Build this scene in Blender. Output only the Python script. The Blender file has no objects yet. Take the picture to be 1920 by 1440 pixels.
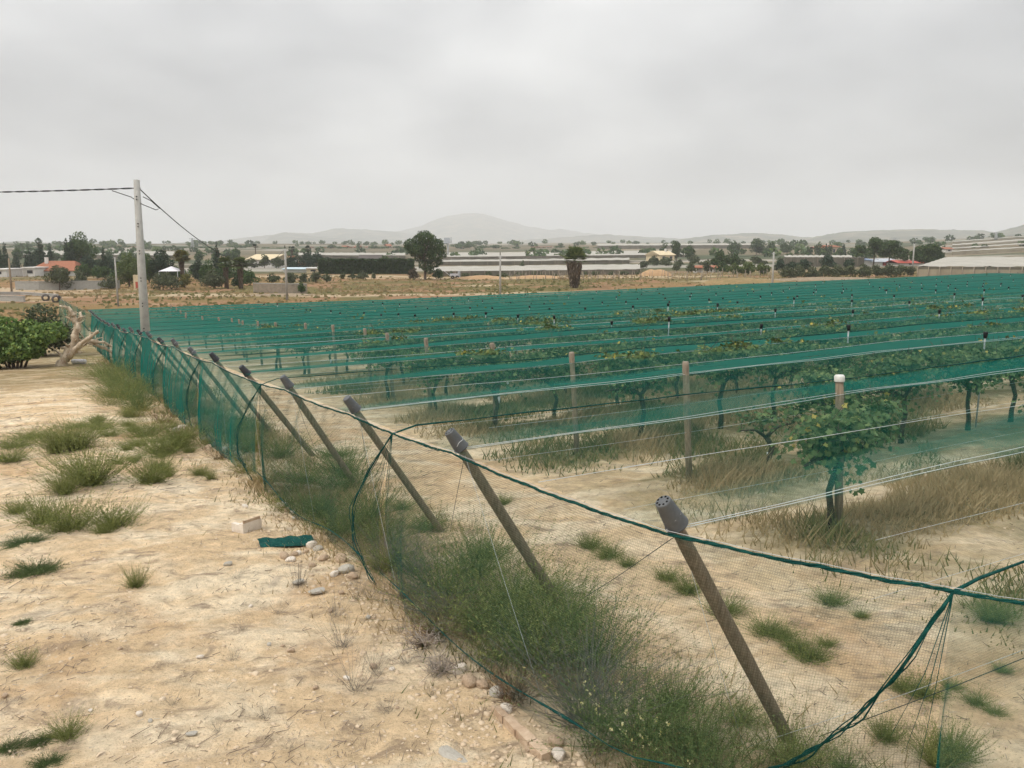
import bpy, math, random
import numpy as np
from mathutils import Vector, Matrix

# ------------------------------------------------------------------ camera, sky, sun, exposure
scene = bpy.context.scene
C = scene.collection
FPX, PITCH, CAMZ = 1600.0, math.radians(9.23), 3.255
cam_d = bpy.data.cameras.new('camera'); cam = bpy.data.objects.new('camera', cam_d); C.objects.link(cam)
cam_d.sensor_fit = 'HORIZONTAL'; cam_d.sensor_width = 36; cam_d.lens = 36 * FPX / 1920
cam_d.clip_start = 0.05; cam_d.clip_end = 20000
cam.location = (0, 0, CAMZ); cam.rotation_euler = (math.pi / 2 - PITCH, 0, 0)
scene.camera = cam

SUN_EL, SUN_AZ = math.radians(50), math.radians(-115)     # azimuth from +Y towards +X: high, behind the left shoulder
world = bpy.data.worlds.new('World'); scene.world = world; world.use_nodes = True
def build_world():
    nt = world.node_tree; N = nt.nodes; L = nt.links; N.clear()
    out = N.new('ShaderNodeOutputWorld'); bg = N.new('ShaderNodeBackground')
    sky = N.new('ShaderNodeTexSky'); sky.sky_type = 'NISHITA'; sky.sun_disc = False
    sky.sun_elevation = SUN_EL; sky.sun_rotation = SUN_AZ; sky.dust_density = 4; sky.air_density = 1.5
    tc = N.new('ShaderNodeTexCoord'); sep = N.new('ShaderNodeSeparateXYZ'); L.new(tc.outputs['Generated'], sep.inputs[0])
    def m(op, a, b=None, c=None):
        n = N.new('ShaderNodeMath'); n.operation = op
        for i, v in enumerate((a, b, c)):
            if v is None: continue
            if isinstance(v, (int, float)): n.inputs[i].default_value = v
            else: L.new(v, n.inputs[i])
        return n.outputs[0]
    z = m('MAXIMUM', sep.outputs[2], 0.0)
    dz = m('ADD', z, 0.30)
    comb = N.new('ShaderNodeCombineXYZ')
    L.new(m('DIVIDE', sep.outputs[0], dz), comb.inputs[0]); L.new(m('DIVIDE', sep.outputs[1], dz), comb.inputs[1])
    def noise(scale, detail, dist):
        t = N.new('ShaderNodeTexNoise'); t.inputs['Scale'].default_value = scale; t.inputs['Detail'].default_value = detail
        t.inputs['Distortion'].default_value = dist; t.inputs['Roughness'].default_value = 0.52
        L.new(comb.outputs[0], t.inputs['Vector']); return t.outputs['Fac']
    n1 = noise(0.75, 3, 0.3); n2 = noise(2.4, 3, 0.2)
    c = m('ADD', m('MULTIPLY', m('SUBTRACT', n1, 0.5), 1.9), m('MULTIPLY', m('SUBTRACT', n2, 0.5), 0.6))
    # sky brightens towards the zenith, as when overcast; gain raised to light the ground
    b = m('MULTIPLY', m('ADD', 1.0, m('MULTIPLY', m('MULTIPLY', z, z), 2.1)), m('ADD', 1.0, c))
    rgb = N.new('ShaderNodeMix'); rgb.data_type = 'RGBA'
    L.new(m('ADD', 0.5, m('MULTIPLY', c, 1.6)), rgb.inputs['Factor'])
    rgb.inputs['A'].default_value = (0.462, 0.470, 0.490, 1); rgb.inputs['B'].default_value = (0.556, 0.556, 0.550, 1)
    vm = N.new('ShaderNodeVectorMath'); vm.operation = 'SCALE'; L.new(rgb.outputs['Result'], vm.inputs[0]); L.new(b, vm.inputs['Scale'])
    sk = N.new('ShaderNodeVectorMath'); sk.operation = 'SCALE'; L.new(sky.outputs[0], sk.inputs[0]); sk.inputs['Scale'].default_value = 0.1
    mix = N.new('ShaderNodeMix'); mix.data_type = 'RGBA'; mix.inputs['Factor'].default_value = 0.06
    L.new(vm.outputs[0], mix.inputs['A']); L.new(sk.outputs[0], mix.inputs['B'])
    L.new(mix.outputs['Result'], bg.inputs['Color']); bg.inputs['Strength'].default_value = 1.0
    L.new(bg.outputs[0], out.inputs[0])
build_world()
sun_d = bpy.data.lights.new('sun', 'SUN'); sun_d.energy = 1.5; sun_d.angle = math.radians(11); sun_d.color = (1, 0.95, 0.87)
sun = bpy.data.objects.new('sun', sun_d); C.objects.link(sun)
sdir = Vector((math.sin(SUN_AZ) * math.cos(SUN_EL), math.cos(SUN_AZ) * math.cos(SUN_EL), math.sin(SUN_EL)))
sun.rotation_euler = sdir.to_track_quat('Z', 'Y').to_euler(); sun.location = (-30, -30, 60)
vs = scene.view_settings; vs.view_transform = 'Standard'; vs.look = 'None'; vs.exposure = 0.38; vs.gamma = 1; vs.use_curve_mapping = False
scene.render.engine = 'CYCLES'
cy = scene.cycles
cy.use_denoising = True; cy.transparent_max_bounces = 28; cy.max_bounces = 6; cy.diffuse_bounces = 2; cy.glossy_bounces = 2
cy.transmission_bounces = 3; cy.volume_bounces = 2; cy.sample_clamp_indirect = 4; cy.use_adaptive_sampling = True
cy.adaptive_threshold = 0.03

# ------------------------------------------------------------------ helpers
rnd = random.Random(7)
RG = np.random.default_rng(11)
ORD = ['zeroth', 'first', 'second', 'third', 'fourth', 'fifth', 'sixth', 'seventh', 'eighth', 'ninth', 'tenth', 'eleventh', 'twelfth',
       'thirteenth', 'fourteenth', 'fifteenth', 'sixteenth', 'seventeenth', 'eighteenth', 'nineteenth', 'twentieth']
TENS = {2: 'twenty', 3: 'thirty', 4: 'forty', 5: 'fifty', 6: 'sixty', 7: 'seventy', 8: 'eighty', 9: 'ninety'}
def ordw(n):
    if n <= 20: return ORD[n]
    t, u = divmod(n, 10)
    return TENS[t][:-1] + 'ieth' if u == 0 else TENS[t] + '-' + ORD[u]

def _hash(ix, iy, seed):
    h = (ix.astype(np.int64) * 374761393 + iy.astype(np.int64) * 668265263 + seed * 974634777) & 0x7fffffff
    h = ((h ^ (h >> 13)) * 1274126177) & 0x7fffffff
    return ((h ^ (h >> 16)) & 0xffff) / 65535.0
def vnoise(x, y, seed=0):
    x = np.asarray(x, float); y = np.asarray(y, float)
    ix = np.floor(x); iy = np.floor(y); fx = x - ix; fy = y - iy
    fx = fx * fx * (3 - 2 * fx); fy = fy * fy * (3 - 2 * fy)
    a = _hash(ix, iy, seed); b = _hash(ix + 1, iy, seed); c = _hash(ix, iy + 1, seed); d = _hash(ix + 1, iy + 1, seed)
    return (a + (b - a) * fx) * (1 - fy) + (c + (d - c) * fx) * fy
def fbm(x, y, oct=4, seed=0):
    v = 0; a = 0.5; t = 0
    for i in range(oct):
        v = v + a * vnoise(x * 2 ** i + 17.3 * i, y * 2 ** i - 9.1 * i, seed + i); t += a; a *= 0.5
    return v / t
def sstep(a, b, x):
    t = np.clip((np.asarray(x, float) - a) / (b - a), 0, 1); return t * t * (3 - 2 * t)

# fence frame: s runs along the net fence away from the camera, r runs along the vine rows to the right
F0 = np.array([0.912, 4.924]); DV = np.array([-0.487, 0.8734]); EV = np.array([0.8734, 0.487])
SMAX = 66.0
def to_sr(x, y):
    dx = x - F0[0]; dy = y - F0[1]
    return dx * DV[0] + dy * DV[1], dx * EV[0] + dy * EV[1]
def gsm(x, y):
    """smooth terrain height"""
    x = np.asarray(x, float); y = np.asarray(y, float)
    s, r = to_sr(x, y)
    plane = 0.0338 * 55 * np.tanh(x / 55) - 0.0396 * np.clip(y, -30, 200)
    far = -2.85 + 0.012 * np.clip(x, -10, 70)
    w = sstep(26, 74, s); w = np.maximum(w, sstep(60, 130, np.hypot(x, y)))
    z = plane * (1 - w) + far * w
    D = np.hypot(x, y)
    rise = 0.0125 * np.maximum(0, D - 330) * sstep(300, 600, D)
    rise = np.minimum(rise, 8)
    side = np.clip((x / np.maximum(np.abs(y), 1) - 0.42) * 6, 0, 1) * (y > 0)
    rise = rise + side * 0.0125 * np.maximum(0, np.minimum(D, 700) - 170)
    # low bank to the left, outside the fence
    bank = 0.10 * sstep(-0.4, -2.5, r) * sstep(60, 40, s)
    return z + rise + bank
def gz(x, y):
    x = np.asarray(x, float); y = np.asarray(y, float)
    s, r = to_sr(x, y); D = np.hypot(x, y)
    near = sstep(40, 15, D)
    rough = 0.065 * near * (fbm(x * 0.9, y * 0.9, 4, 3) - 0.5) * 2 + 0.026 * near * (fbm(x * 5, y * 5, 3, 8) - 0.5) * 2
    rough = rough + 0.25 * sstep(90, 140, D) * (fbm(x * 0.06, y * 0.06, 3, 5) - 0.5)
    vine = 0.05 * sstep(3.0, 6, r) * (np.cos(2 * math.pi * s / 3.0)) * sstep(70, 60, s) * (s > -9)
    return gsm(x, y) + rough + vine
def gp(x, y, dz=0.0): return Vector((float(x), float(y), float(gz(x, y)) + dz))
def W(s, r, h=0.0, smooth=True):
    p = F0 + s * DV + r * EV
    return Vector((p[0], p[1], float((gsm if smooth else gz)(p[0], p[1])) + h))
cp, sp_ = math.cos(PITCH), math.sin(PITCH)
def ray(px, py):
    u = (px - 960) / FPX; w = -(py - 720) / FPX
    return np.array([u, cp + w * sp_, -sp_ + w * cp])
def at_depth(px, py, Z):
    d = ray(px, py); return Vector((d[0] * Z, d[1] * Z, CAMZ + d[2] * Z))
def G(px, py, far=1500):
    """ground point under a pixel and its depth"""
    d = ray(px, py); t = np.geomspace(2, far, 4000)
    h = CAMZ + d[2] * t - gsm(d[0] * t, d[1] * t)
    i = np.argmax(h < 0)
    if h[i] >= 0: i = len(t) - 1
    Z = t[i]
    return gp(d[0] * Z, d[1] * Z), Z
def proj(p):
    x, y, z = p[0], p[1], p[2] - CAMZ
    dep = y * cp - z * sp_; up = y * sp_ + z * cp
    return 960 + FPX * x / dep, 720 - FPX * up / dep, dep

# ---- materials
MATS = {}
def nodes_of(name):
    m = bpy.data.materials.new(name); m.use_nodes = True; m.node_tree.nodes.clear(); MATS[name] = m
    return m, m.node_tree.nodes, m.node_tree.links
def mat_basic(name, c1, c2=None, scale=3.0, rough=0.85, bump=0.0, bscale=30.0, spec=0.25, stretch=None, metal=0.0, translucent=0.0):
    m, N, L = nodes_of(name)
    out = N.new('ShaderNodeOutputMaterial'); b = N.new('ShaderNodeBsdfPrincipled'); L.new(b.outputs[0], out.inputs[0])
    b.inputs['Roughness'].default_value = rough; b.inputs['Specular IOR Level'].default_value = spec; b.inputs['Metallic'].default_value = metal
    c2 = c2 or tuple(v * 0.8 for v in c1)
    tc = N.new('ShaderNodeTexCoord'); mp = N.new('ShaderNodeMapping'); L.new(tc.outputs['Object'], mp.inputs[0])
    if stretch: mp.inputs['Scale'].default_value = stretch
    n = N.new('ShaderNodeTexNoise'); n.inputs['Scale'].default_value = scale; n.inputs['Detail'].default_value = 7; n.inputs['Roughness'].default_value = 0.65
    L.new(mp.outputs[0], n.inputs['Vector'])
    r = N.new('ShaderNodeValToRGB'); r.color_ramp.elements[0].position = 0.3; r.color_ramp.elements[1].position = 0.7
    r.color_ramp.elements[0].color = (*c1, 1); r.color_ramp.elements[1].color = (*c2, 1)
    L.new(n.outputs['Fac'], r.inputs[0]); L.new(r.outputs[0], b.inputs['Base Color'])
    if bump:
        n2 = N.new('ShaderNodeTexNoise'); n2.inputs['Scale'].default_value = bscale; n2.inputs['Detail'].default_value = 6
        L.new(mp.outputs[0], n2.inputs['Vector'])
        bp = N.new('ShaderNodeBump'); bp.inputs['Strength'].default_value = bump; bp.inputs['Distance'].default_value = 0.02
        L.new(n2.outputs['Fac'], bp.inputs['Height']); L.new(bp.outputs[0], b.inputs['Normal'])
    return m
def mat_leaf(name, stops, trans=0.25, rough=0.6):
    """leaf colours picked by the per-leaf 'tint' attribute"""
    m, N, L = nodes_of(name)
    out = N.new('ShaderNodeOutputMaterial'); b = N.new('ShaderNodeBsdfPrincipled'); b.inputs['Roughness'].default_value = rough
    b.inputs['Specular IOR Level'].default_value = 0.2
    a = N.new('ShaderNodeAttribute'); a.attribute_name = 'tint'
    r = N.new('ShaderNodeValToRGB'); e = r.color_ramp.elements
    while len(e) < len(stops): e.new(0.5)
    for el, (p, c) in zip(e, stops): el.position = p; el.color = (*c, 1)
    L.new(a.outputs['Fac'], r.inputs[0]); L.new(r.outputs[0], b.inputs['Base Color'])
    t = N.new('ShaderNodeBsdfTranslucent'); L.new(r.outputs[0], t.inputs[0])
    mx = N.new('ShaderNodeMixShader'); mx.inputs[0].default_value = trans
    L.new(b.outputs[0], mx.inputs[1]); L.new(t.outputs[0], mx.inputs[2]); L.new(mx.outputs[0], out.inputs[0])
    return m
def mat_net(name, col, k, grid=None, band=None):
    """woven net: openness falls with the slant of the view through the round threads, exp(-k/cos)"""
    m, N, L = nodes_of(name)
    out = N.new('ShaderNodeOutputMaterial')
    def mth(op, a, b=None):
        n = N.new('ShaderNodeMath'); n.operation = op
        for i, v in enumerate((a, b)):
            if v is None: continue
            if isinstance(v, (int, float)): n.inputs[i].default_value = v
            else: L.new(v, n.inputs[i])
        return n.outputs[0]
    g = N.new('ShaderNodeNewGeometry')
    dp = N.new('ShaderNodeVectorMath'); dp.operation = 'DOT_PRODUCT'; L.new(g.outputs['Normal'], dp.inputs[0]); L.new(g.outputs['Incoming'], dp.inputs[1])
    cs = mth('MAXIMUM', mth('ABSOLUTE', dp.outputs['Value']), 0.012)
    uv = N.new('ShaderNodeUVMap')
    ns = N.new('ShaderNodeTexNoise'); ns.inputs['Scale'].default_value = 0.7; ns.inputs['Detail'].default_value = 4; L.new(uv.outputs[0], ns.inputs['Vector'])
    kk = mth('MULTIPLY', mth('ADD', 0.65, mth('MULTIPLY', ns.outputs['Fac'], 0.7)), k)
    sx = N.new('ShaderNodeSeparateXYZ'); L.new(uv.outputs[0], sx.inputs[0])
    if band:
        # the cloth is drawn up double behind each row wire and hangs single over the rest; the doubled width grows away from the fence
        mp = N.new('ShaderNodeMapping'); mp.inputs['Scale'].default_value = (.33, .12, 1); L.new(uv.outputs[0], mp.inputs[0])
        nb = N.new('ShaderNodeTexNoise'); nb.inputs['Scale'].default_value = 1.0; nb.inputs['Detail'].default_value = 3; L.new(mp.outputs[0], nb.inputs['Vector'])
        ph = mth('FRACT', mth('DIVIDE', sx.outputs[0], 3.0))
        w = mth('MINIMUM', mth('ADD', .13, mth('DIVIDE', sx.outputs[1], 22.0)), .46)
        w = mth('MULTIPLY', w, mth('ADD', .45, mth('MULTIPLY', nb.outputs['Fac'], 1.1)))
        dn = N.new('ShaderNodeMapRange'); dn.inputs['From Min'].default_value = -.07; dn.inputs['From Max'].default_value = .05
        dn.inputs['To Min'].default_value = 1.0; dn.inputs['To Max'].default_value = band; L.new(mth('SUBTRACT', w, ph), dn.inputs['Value'])
        kk = mth('MULTIPLY', kk, dn.outputs['Result'])
        fr = N.new('ShaderNodeMapRange'); fr.inputs['From Min'].default_value = 12; fr.inputs['From Max'].default_value = 48
        fr.inputs['To Min'].default_value = 1.0; fr.inputs['To Max'].default_value = 2.0; L.new(sx.outputs[0], fr.inputs['Value']); kk = mth('MULTIPLY', kk, fr.outputs['Result'])
        m3 = N.new('ShaderNodeMapping'); m3.inputs['Scale'].default_value = (3.2, .5, 1); L.new(uv.outputs[0], m3.inputs[0])
        n3 = N.new('ShaderNodeTexNoise'); n3.inputs['Scale'].default_value = 1.0; n3.inputs['Detail'].default_value = 5; n3.inputs['Roughness'].default_value = .65; L.new(m3.outputs[0], n3.inputs['Vector'])
        kk = mth('MULTIPLY', kk, mth('ADD', .3, mth('MULTIPLY', n3.outputs['Fac'], 1.4)))
    if grid:
        lines = []
        for ax in (0, 1):
            f = mth('FRACT', mth('DIVIDE', sx.outputs[ax], grid))
            lines.append(mth('LESS_THAN', mth('ABSOLUTE', mth('SUBTRACT', f, 0.5)), 0.13))
        gm = mth('MAXIMUM', lines[0], lines[1])          # covers 45 %
        kk = mth('MULTIPLY', kk, mth('ADD', 0.3, mth('MULTIPLY', gm, 1.6)))
    T = mth('POWER', 2.71828, mth('MULTIPLY', mth('DIVIDE', kk, cs), -1.0))
    d = N.new('ShaderNodeBsdfDiffuse'); d.inputs[0].default_value = (*col, 1)
    t = N.new('ShaderNodeBsdfTranslucent'); t.inputs[0].default_value = (*col, 1)
    mx = N.new('ShaderNodeMixShader'); mx.inputs[0].default_value = 0.3; L.new(d.outputs[0], mx.inputs[1]); L.new(t.outputs[0], mx.inputs[2])
    tr = N.new('ShaderNodeBsdfTransparent')
    m2 = N.new('ShaderNodeMixShader'); L.new(T, m2.inputs[0]); L.new(mx.outputs[0], m2.inputs[1]); L.new(tr.outputs[0], m2.inputs[2])
    L.new(m2.outputs[0], out.inputs[0])
    return m

# ---- mesh building
class MB:
    def __init__(s): s.v = []; s.f = []
    def add(s, vs_, fs):
        o = len(s.v); s.v += [tuple(v) for v in vs_]; s.f += [tuple(i + o for i in f) for f in fs]; return s
    def box(s, x0, x1, y0, y1, z0, z1):
        return s.add([(x0, y0, z0), (x1, y0, z0), (x1, y1, z0), (x0, y1, z0), (x0, y0, z1), (x1, y0, z1), (x1, y1, z1), (x0, y1, z1)],
                     [(0, 3, 2, 1), (4, 5, 6, 7), (0, 1, 5, 4), (1, 2, 6, 5), (2, 3, 7, 6), (3, 0, 4, 7)])
    def tube(s, pts, rad, seg=8, cap=True):
        pts = [Vector(p) for p in pts]; n = len(pts)
        if not hasattr(rad, '__len__'): rad = [rad] * n
        o = len(s.v); up = None
        for i, p in enumerate(pts):
            t = (pts[min(i + 1, n - 1)] - pts[max(i - 1, 0)]).normalized()
            if up is None: up = Vector((0, 0, 1)) if abs(t.z) < 0.9 else Vector((1, 0, 0))
            a = t.cross(up)
            if a.length < 1e-5: a = t.orthogonal()
            a.normalize(); b = a.cross(t).normalized(); up = b
            for k in range(seg):
                q = 2 * math.pi * k / seg
                s.v.append(tuple(p + (a * math.cos(q) + b * math.sin(q)) * rad[i]))
        for i in range(n - 1):
            for k in range(seg):
                k2 = (k + 1) % seg
                s.f.append((o + i * seg + k, o + i * seg + k2, o + (i + 1) * seg + k2, o + (i + 1) * seg + k))
        if cap:
            s.f.append(tuple(o + k for k in reversed(range(seg)))); s.f.append(tuple(o + (n - 1) * seg + k for k in range(seg)))
        return s
    def lathe(s, prof, seg=16, M=None):
        o = len(s.v)
        for r_, z in prof:
            for k in range(seg):
                q = 2 * math.pi * k / seg; p = Vector((r_ * math.cos(q), r_ * math.sin(q), z))
                s.v.append(tuple(M @ p if M else p))
        for i in range(len(prof) - 1):
            for k in range(seg):
                k2 = (k + 1) % seg
                s.f.append((o + i * seg + k, o + i * seg + k2, o + (i + 1) * seg + k2, o + (i + 1) * seg + k))
        return s
    def mesh(s, name, mat, smooth=True):
        me = bpy.data.meshes.new(name); me.from_pydata(s.v, [], s.f); me.materials.append(mat)
        if smooth: me.polygons.foreach_set('use_smooth', [True] * len(me.polygons))
        me.update(); return me
    def build(s, name, mat, parent=None, smooth=True): return obj(name, s.mesh(name, mat, smooth), parent)
def obj(name, me, parent=None):
    o = bpy.data.objects.new(name, me); C.objects.link(o)
    if parent is not None: o.parent = parent
    return o
def tag(o, label=None, cat=None, group=None, kind=None):
    if label: o['label'] = label
    if cat: o['category'] = cat
    if group: o['group'] = group
    if kind: o['kind'] = kind
    return o
def thing(name, label, cat, loc=(0, 0, 0), rz=0.0, group=None):
    o = bpy.data.objects.new(name, None); C.objects.link(o); o.location = loc; o.rotation_euler = (0, 0, rz); o.empty_display_size = 0.2
    return tag(o, label, cat, group)
def np_mesh(name, V, F, mat, tint=None, uv=None, smooth=False):
    V = np.asarray(V, np.float32); F = np.asarray(F, np.int32); k = F.shape[1]
    me = bpy.data.meshes.new(name); me.vertices.add(len(V)); me.vertices.foreach_set('co', V.ravel())
    me.loops.add(F.size); me.loops.foreach_set('vertex_index', F.ravel())
    me.polygons.add(len(F)); me.polygons.foreach_set('loop_start', np.arange(len(F), dtype=np.int32) * k)
    if smooth: me.polygons.foreach_set('use_smooth', np.ones(len(F), bool))
    if tint is not None:
        a = me.attributes.new('tint', 'FLOAT', 'POINT'); a.data.foreach_set('value', np.asarray(tint, np.float32))
    if uv is not None:
        u = me.uv_layers.new(name='UVMap'); u.data.foreach_set('uv', np.asarray(uv, np.float32)[F.ravel()].ravel())
    me.materials.append(mat); me.update(calc_edges=True); me.validate(); return me
def grid_faces(nu, nv):
    i, j = np.meshgrid(np.arange(nu - 1), np.arange(nv - 1), indexing='ij'); a = (i * nv + j).ravel()
    return np.stack([a, a + nv, a + nv + 1, a + 1], 1)
def unit(v): return v / np.maximum(np.linalg.norm(v, axis=-1, keepdims=True), 1e-9)
def leaves(P, size, rg, normal=None, nmix=0.5, aspect=0.6, shape='quad', along=None, droop=0.0):
    """a cloud of leaf faces: P centres, size per leaf"""
    n = len(P); size = np.broadcast_to(np.asarray(size, float), (n,))[:, None]
    nr = unit(rg.normal(size=(n, 3)))
    if normal is not None: nr = unit(nr * (1 - nmix) + normal * nmix)
    a = along if along is not None else rg.normal(size=(n, 3))
    a = unit(a - nr * np.sum(a * nr, 1, keepdims=True)); b = np.cross(nr, a)
    if shape == 'quad':
        co = [(-.5, -.5 * aspect), (.5, -.35 * aspect), (.5, .35 * aspect), (-.5, .5 * aspect)]
    elif shape == 'lance':
        co = [(-.5, 0), (-.05, -.5 * aspect), (.5, 0), (-.05, .5 * aspect)]
    else:  # lobed vine leaf
        co = [(-.34, 0), (-.5, -.26), (-.16, -.30), (.0, -.54), (.16, -.24), (.52, 0), (.16, .24), (.0, .54), (-.16, .30), (-.5, .26)]
    k = len(co); V = np.zeros((n, k, 3))
    for i, (u, v) in enumerate(co):
        V[:, i] = P + a * size * u + b * size * v
        if droop: V[:, i, 2] -= droop * abs(u) * size[:, 0]
        if shape == 'vine': V[:, i] += nr * size * (0.10 * abs(v) - 0.12 * max(u, 0) ** 2)
    return V.reshape(-1, 3), np.arange(n * k).reshape(n, k), np.repeat(np.arange(n), k)

# ------------------------------------------------------------------ materials
def mat_ground():
    m, N, L = nodes_of('ground')
    out = N.new('ShaderNodeOutputMaterial'); b = N.new('ShaderNodeBsdfPrincipled'); L.new(b.outputs[0], out.inputs[0])
    b.inputs['Roughness'].default_value = 0.95; b.inputs['Specular IOR Level'].default_value = 0.1
    a = N.new('ShaderNodeAttribute'); a.attribute_name = 'zone'
    d = N.new('ShaderNodeAttribute'); d.attribute_name = 'dirt'
    tc = N.new('ShaderNodeTexCoord')
    def noise(scale, detail, stretch=None, rough=0.6, dist=0.0):
        mp = N.new('ShaderNodeMapping'); L.new(tc.outputs['Object'], mp.inputs[0])
        if stretch: mp.inputs['Scale'].default_value = stretch; mp.inputs['Rotation'].default_value = (0, 0, 0.5)
        n = N.new('ShaderNodeTexNoise'); n.inputs['Scale'].default_value = scale; n.inputs['Detail'].default_value = detail
        n.inputs['Roughness'].default_value = rough; n.inputs['Distortion'].default_value = dist
        L.new(mp.outputs[0], n.inputs['Vector']); return n.outputs['Fac']
    def ramp(f, lo, hi):
        r = N.new('ShaderNodeMapRange'); r.inputs['From Min'].default_value = lo; r.inputs['From Max'].default_value = hi
        L.new(f, r.inputs['Value']); return r.outputs['Result']
    def mul(x, y):
        n = N.new('ShaderNodeMath'); n.operation = 'MULTIPLY'
        for i, v in enumerate((x, y)):
            if isinstance(v, float): n.inputs[i].default_value = v
            else: L.new(v, n.inputs[i])
        return n.outputs[0]
    def mix(fac, A, B, mode='MIX'):
        n = N.new('ShaderNodeMix'); n.data_type = 'RGBA'; n.blend_type = mode
        L.new(fac, n.inputs['Factor'])
        for k, v in (('A', A), ('B', B)):
            if isinstance(v, tuple): n.inputs[k].default_value = (*v, 1)
            else: L.new(v, n.inputs[k])
        return n.outputs['Result']
    col = a.outputs['Color']
    dirt = d.outputs['Fac']
    col = mix(mul(ramp(noise(0.7, 8, (1, 1.6, 1), 0.62, 0.6), 0.45, 0.60), mul(dirt, 0.85)), col, (0.77, 0.645, 0.46))      # pale crust
    col = mix(mul(ramp(noise(0.45, 7, None, 0.6, 0.8), 0.52, 0.72), mul(dirt, 0.8)), col, (0.46, 0.285, 0.145))        # orange soil
    col = mix(mul(ramp(noise(2.2, 9, (1, 1.5, 1), 0.72, 0.7), 0.53, 0.64), mul(dirt, 0.75)), col, (0.27, 0.20, 0.14))     # crumbled litter
    col = mix(mul(ramp(noise(38, 5, (1, 1.5, 1), 0.75), 0.57, 0.66), mul(dirt, 0.7)), col, (0.15, 0.105, 0.07))         # specks
    col = mix(mul(ramp(noise(60, 3, None, 0.6), 0.64, 0.72), mul(dirt, 0.55)), col, (0.75, 0.66, 0.52))                     # pale grit
    col = mix(mul(ramp(noise(0.9, 10, (1, 1.3, 1), 0.78, 1.2), 0.56, 0.64), mul(dirt, 0.5)), col, (0.33, 0.27, 0.215))    # grey trampled litter
    g = noise(5.0, 9, None, 0.72)
    gm = N.new('ShaderNodeMapRange'); gm.inputs['To Min'].default_value = 0.6; gm.inputs['To Max'].default_value = 1.35
    gm.inputs['From Min'].default_value = 0.25; gm.inputs['From Max'].default_value = 0.75; L.new(g, gm.inputs['Value'])
    v = N.new('ShaderNodeVectorMath'); v.operation = 'SCALE'; L.new(col, v.inputs[0]); L.new(gm.outputs[0], v.inputs['Scale'])
    L.new(v.outputs[0], b.inputs['Base Color'])
    bp = N.new('ShaderNodeBump'); bp.inputs['Strength'].default_value = 1.0; bp.inputs['Distance'].default_value = 0.05
    h = N.new('ShaderNodeMath'); h.operation = 'ADD'; L.new(noise(9, 9, None, 0.72), h.inputs[0]); L.new(mul(noise(45, 4, None, 0.7), 0.35), h.inputs[1])
    L.new(h.outputs[0], bp.inputs['Height']); L.new(bp.outputs[0], b.inputs['Normal'])
    return m
mat_ground()
M_post = mat_basic('weathered_wood', (0.38, 0.30, 0.215), (0.17, 0.13, 0.09), 5, 0.9, 0.9, 30, 0.1, (9, 9, 1.2))
M_postend = mat_basic('pale_post', (0.36, 0.31, 0.245), (0.20, 0.155, 0.115), 9, 0.9, 0.5, 40, 0.1, (5, 5, 0.7))
M_pot = mat_basic('pot_plastic', (0.118, 0.124, 0.128), (0.08, 0.084, 0.088), 14, 0.6, 0.15, 60, 0.4)
M_potdark = mat_basic('pot_plastic_dark', (0.03, 0.033, 0.04), (0.045, 0.047, 0.055), 14, 0.6, 0.15, 60, 0.4)
M_hole = mat_basic('pot_hole', (0.006, 0.006, 0.006), rough=1)
M_wire = mat_basic('galvanised_wire', (0.62, 0.63, 0.62), (0.45, 0.46, 0.46), 3, 0.5, spec=0.4)
M_string = mat_basic('dark_string', (0.05, 0.06, 0.055), rough=0.9)
M_whitestr = mat_basic('pale_string', (0.55, 0.57, 0.55), rough=0.8)
M_rope = mat_basic('net_roll', (0.012, 0.085, 0.070), (0.005, 0.035, 0.032), 22, 0.85, 0.6, 60, 0.1)
NETC = (0.024, 0.138, 0.110)
M_netm = mat_net('net_middle', NETC, 0.050, band=3.2)
M_net = mat_net('net_roof', NETC, 0.12, band=2.2)
M_netg = mat_net('net_near', (0.015, 0.14, 0.112), 0.036, grid=0.016, band=4.2)
M_side = mat_net('net_side', (0.012, 0.13, 0.105), 0.21)
M_sideg = mat_net('net_side_near', (0.014, 0.075, 0.058), 0.15, grid=0.018)
M_stake = mat_basic('galvanised_stake', (0.42, 0.43, 0.43), (0.30, 0.31, 0.31), 8, 0.55, spec=0.4)
M_black = mat_basic('black_cap', (0.012, 0.012, 0.013), rough=0.6)
M_whitecap = mat_basic('white_cap', (0.72, 0.71, 0.68), (0.55, 0.54, 0.50), 12, 0.7)
M_tube = mat_basic('vine_guard', (0.74, 0.74, 0.72), (0.55, 0.55, 0.53), 10, 0.6)
M_vinewood = mat_basic('vine_bark', (0.10, 0.075, 0.055), (0.045, 0.033, 0.026), 20, 0.95, 0.7, 60, 0.1)
M_vine = mat_leaf('vine_leaves', [(0, (0.045, 0.075, 0.026)), (0.45, (0.085, 0.135, 0.045)), (0.8, (0.165, 0.225, 0.085)), (0.95, (0.28, 0.30, 0.09)), (1, (0.44, 0.36, 0.09))], 0.25)
M_dry = mat_leaf('dry_grass', [(0, (0.10, 0.13, 0.045)), (0.22, (0.19, 0.18, 0.07)), (0.45, (0.29, 0.22, 0.115)), (1, (0.43, 0.335, 0.185))], 0.2)
M_weed = mat_leaf('weed_green', [(0, (0.080, 0.112, 0.036)), (0.5, (0.140, 0.190, 0.060)), (0.9, (0.235, 0.275, 0.095)), (1, (0.38, 0.33, 0.15))], 0.25)
M_weedb = mat_leaf('weed_bush', [(0, (0.11, 0.135, 0.042)), (0.5, (0.19, 0.22, 0.065)), (1, (0.31, 0.31, 0.105))], 0.25)
M_weedy = mat_leaf('weed_yellow', [(0, (0.14, 0.14, 0.04)), (0.5, (0.22, 0.215, 0.06)), (1, (0.32, 0.29, 0.09))], 0.25)
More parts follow.
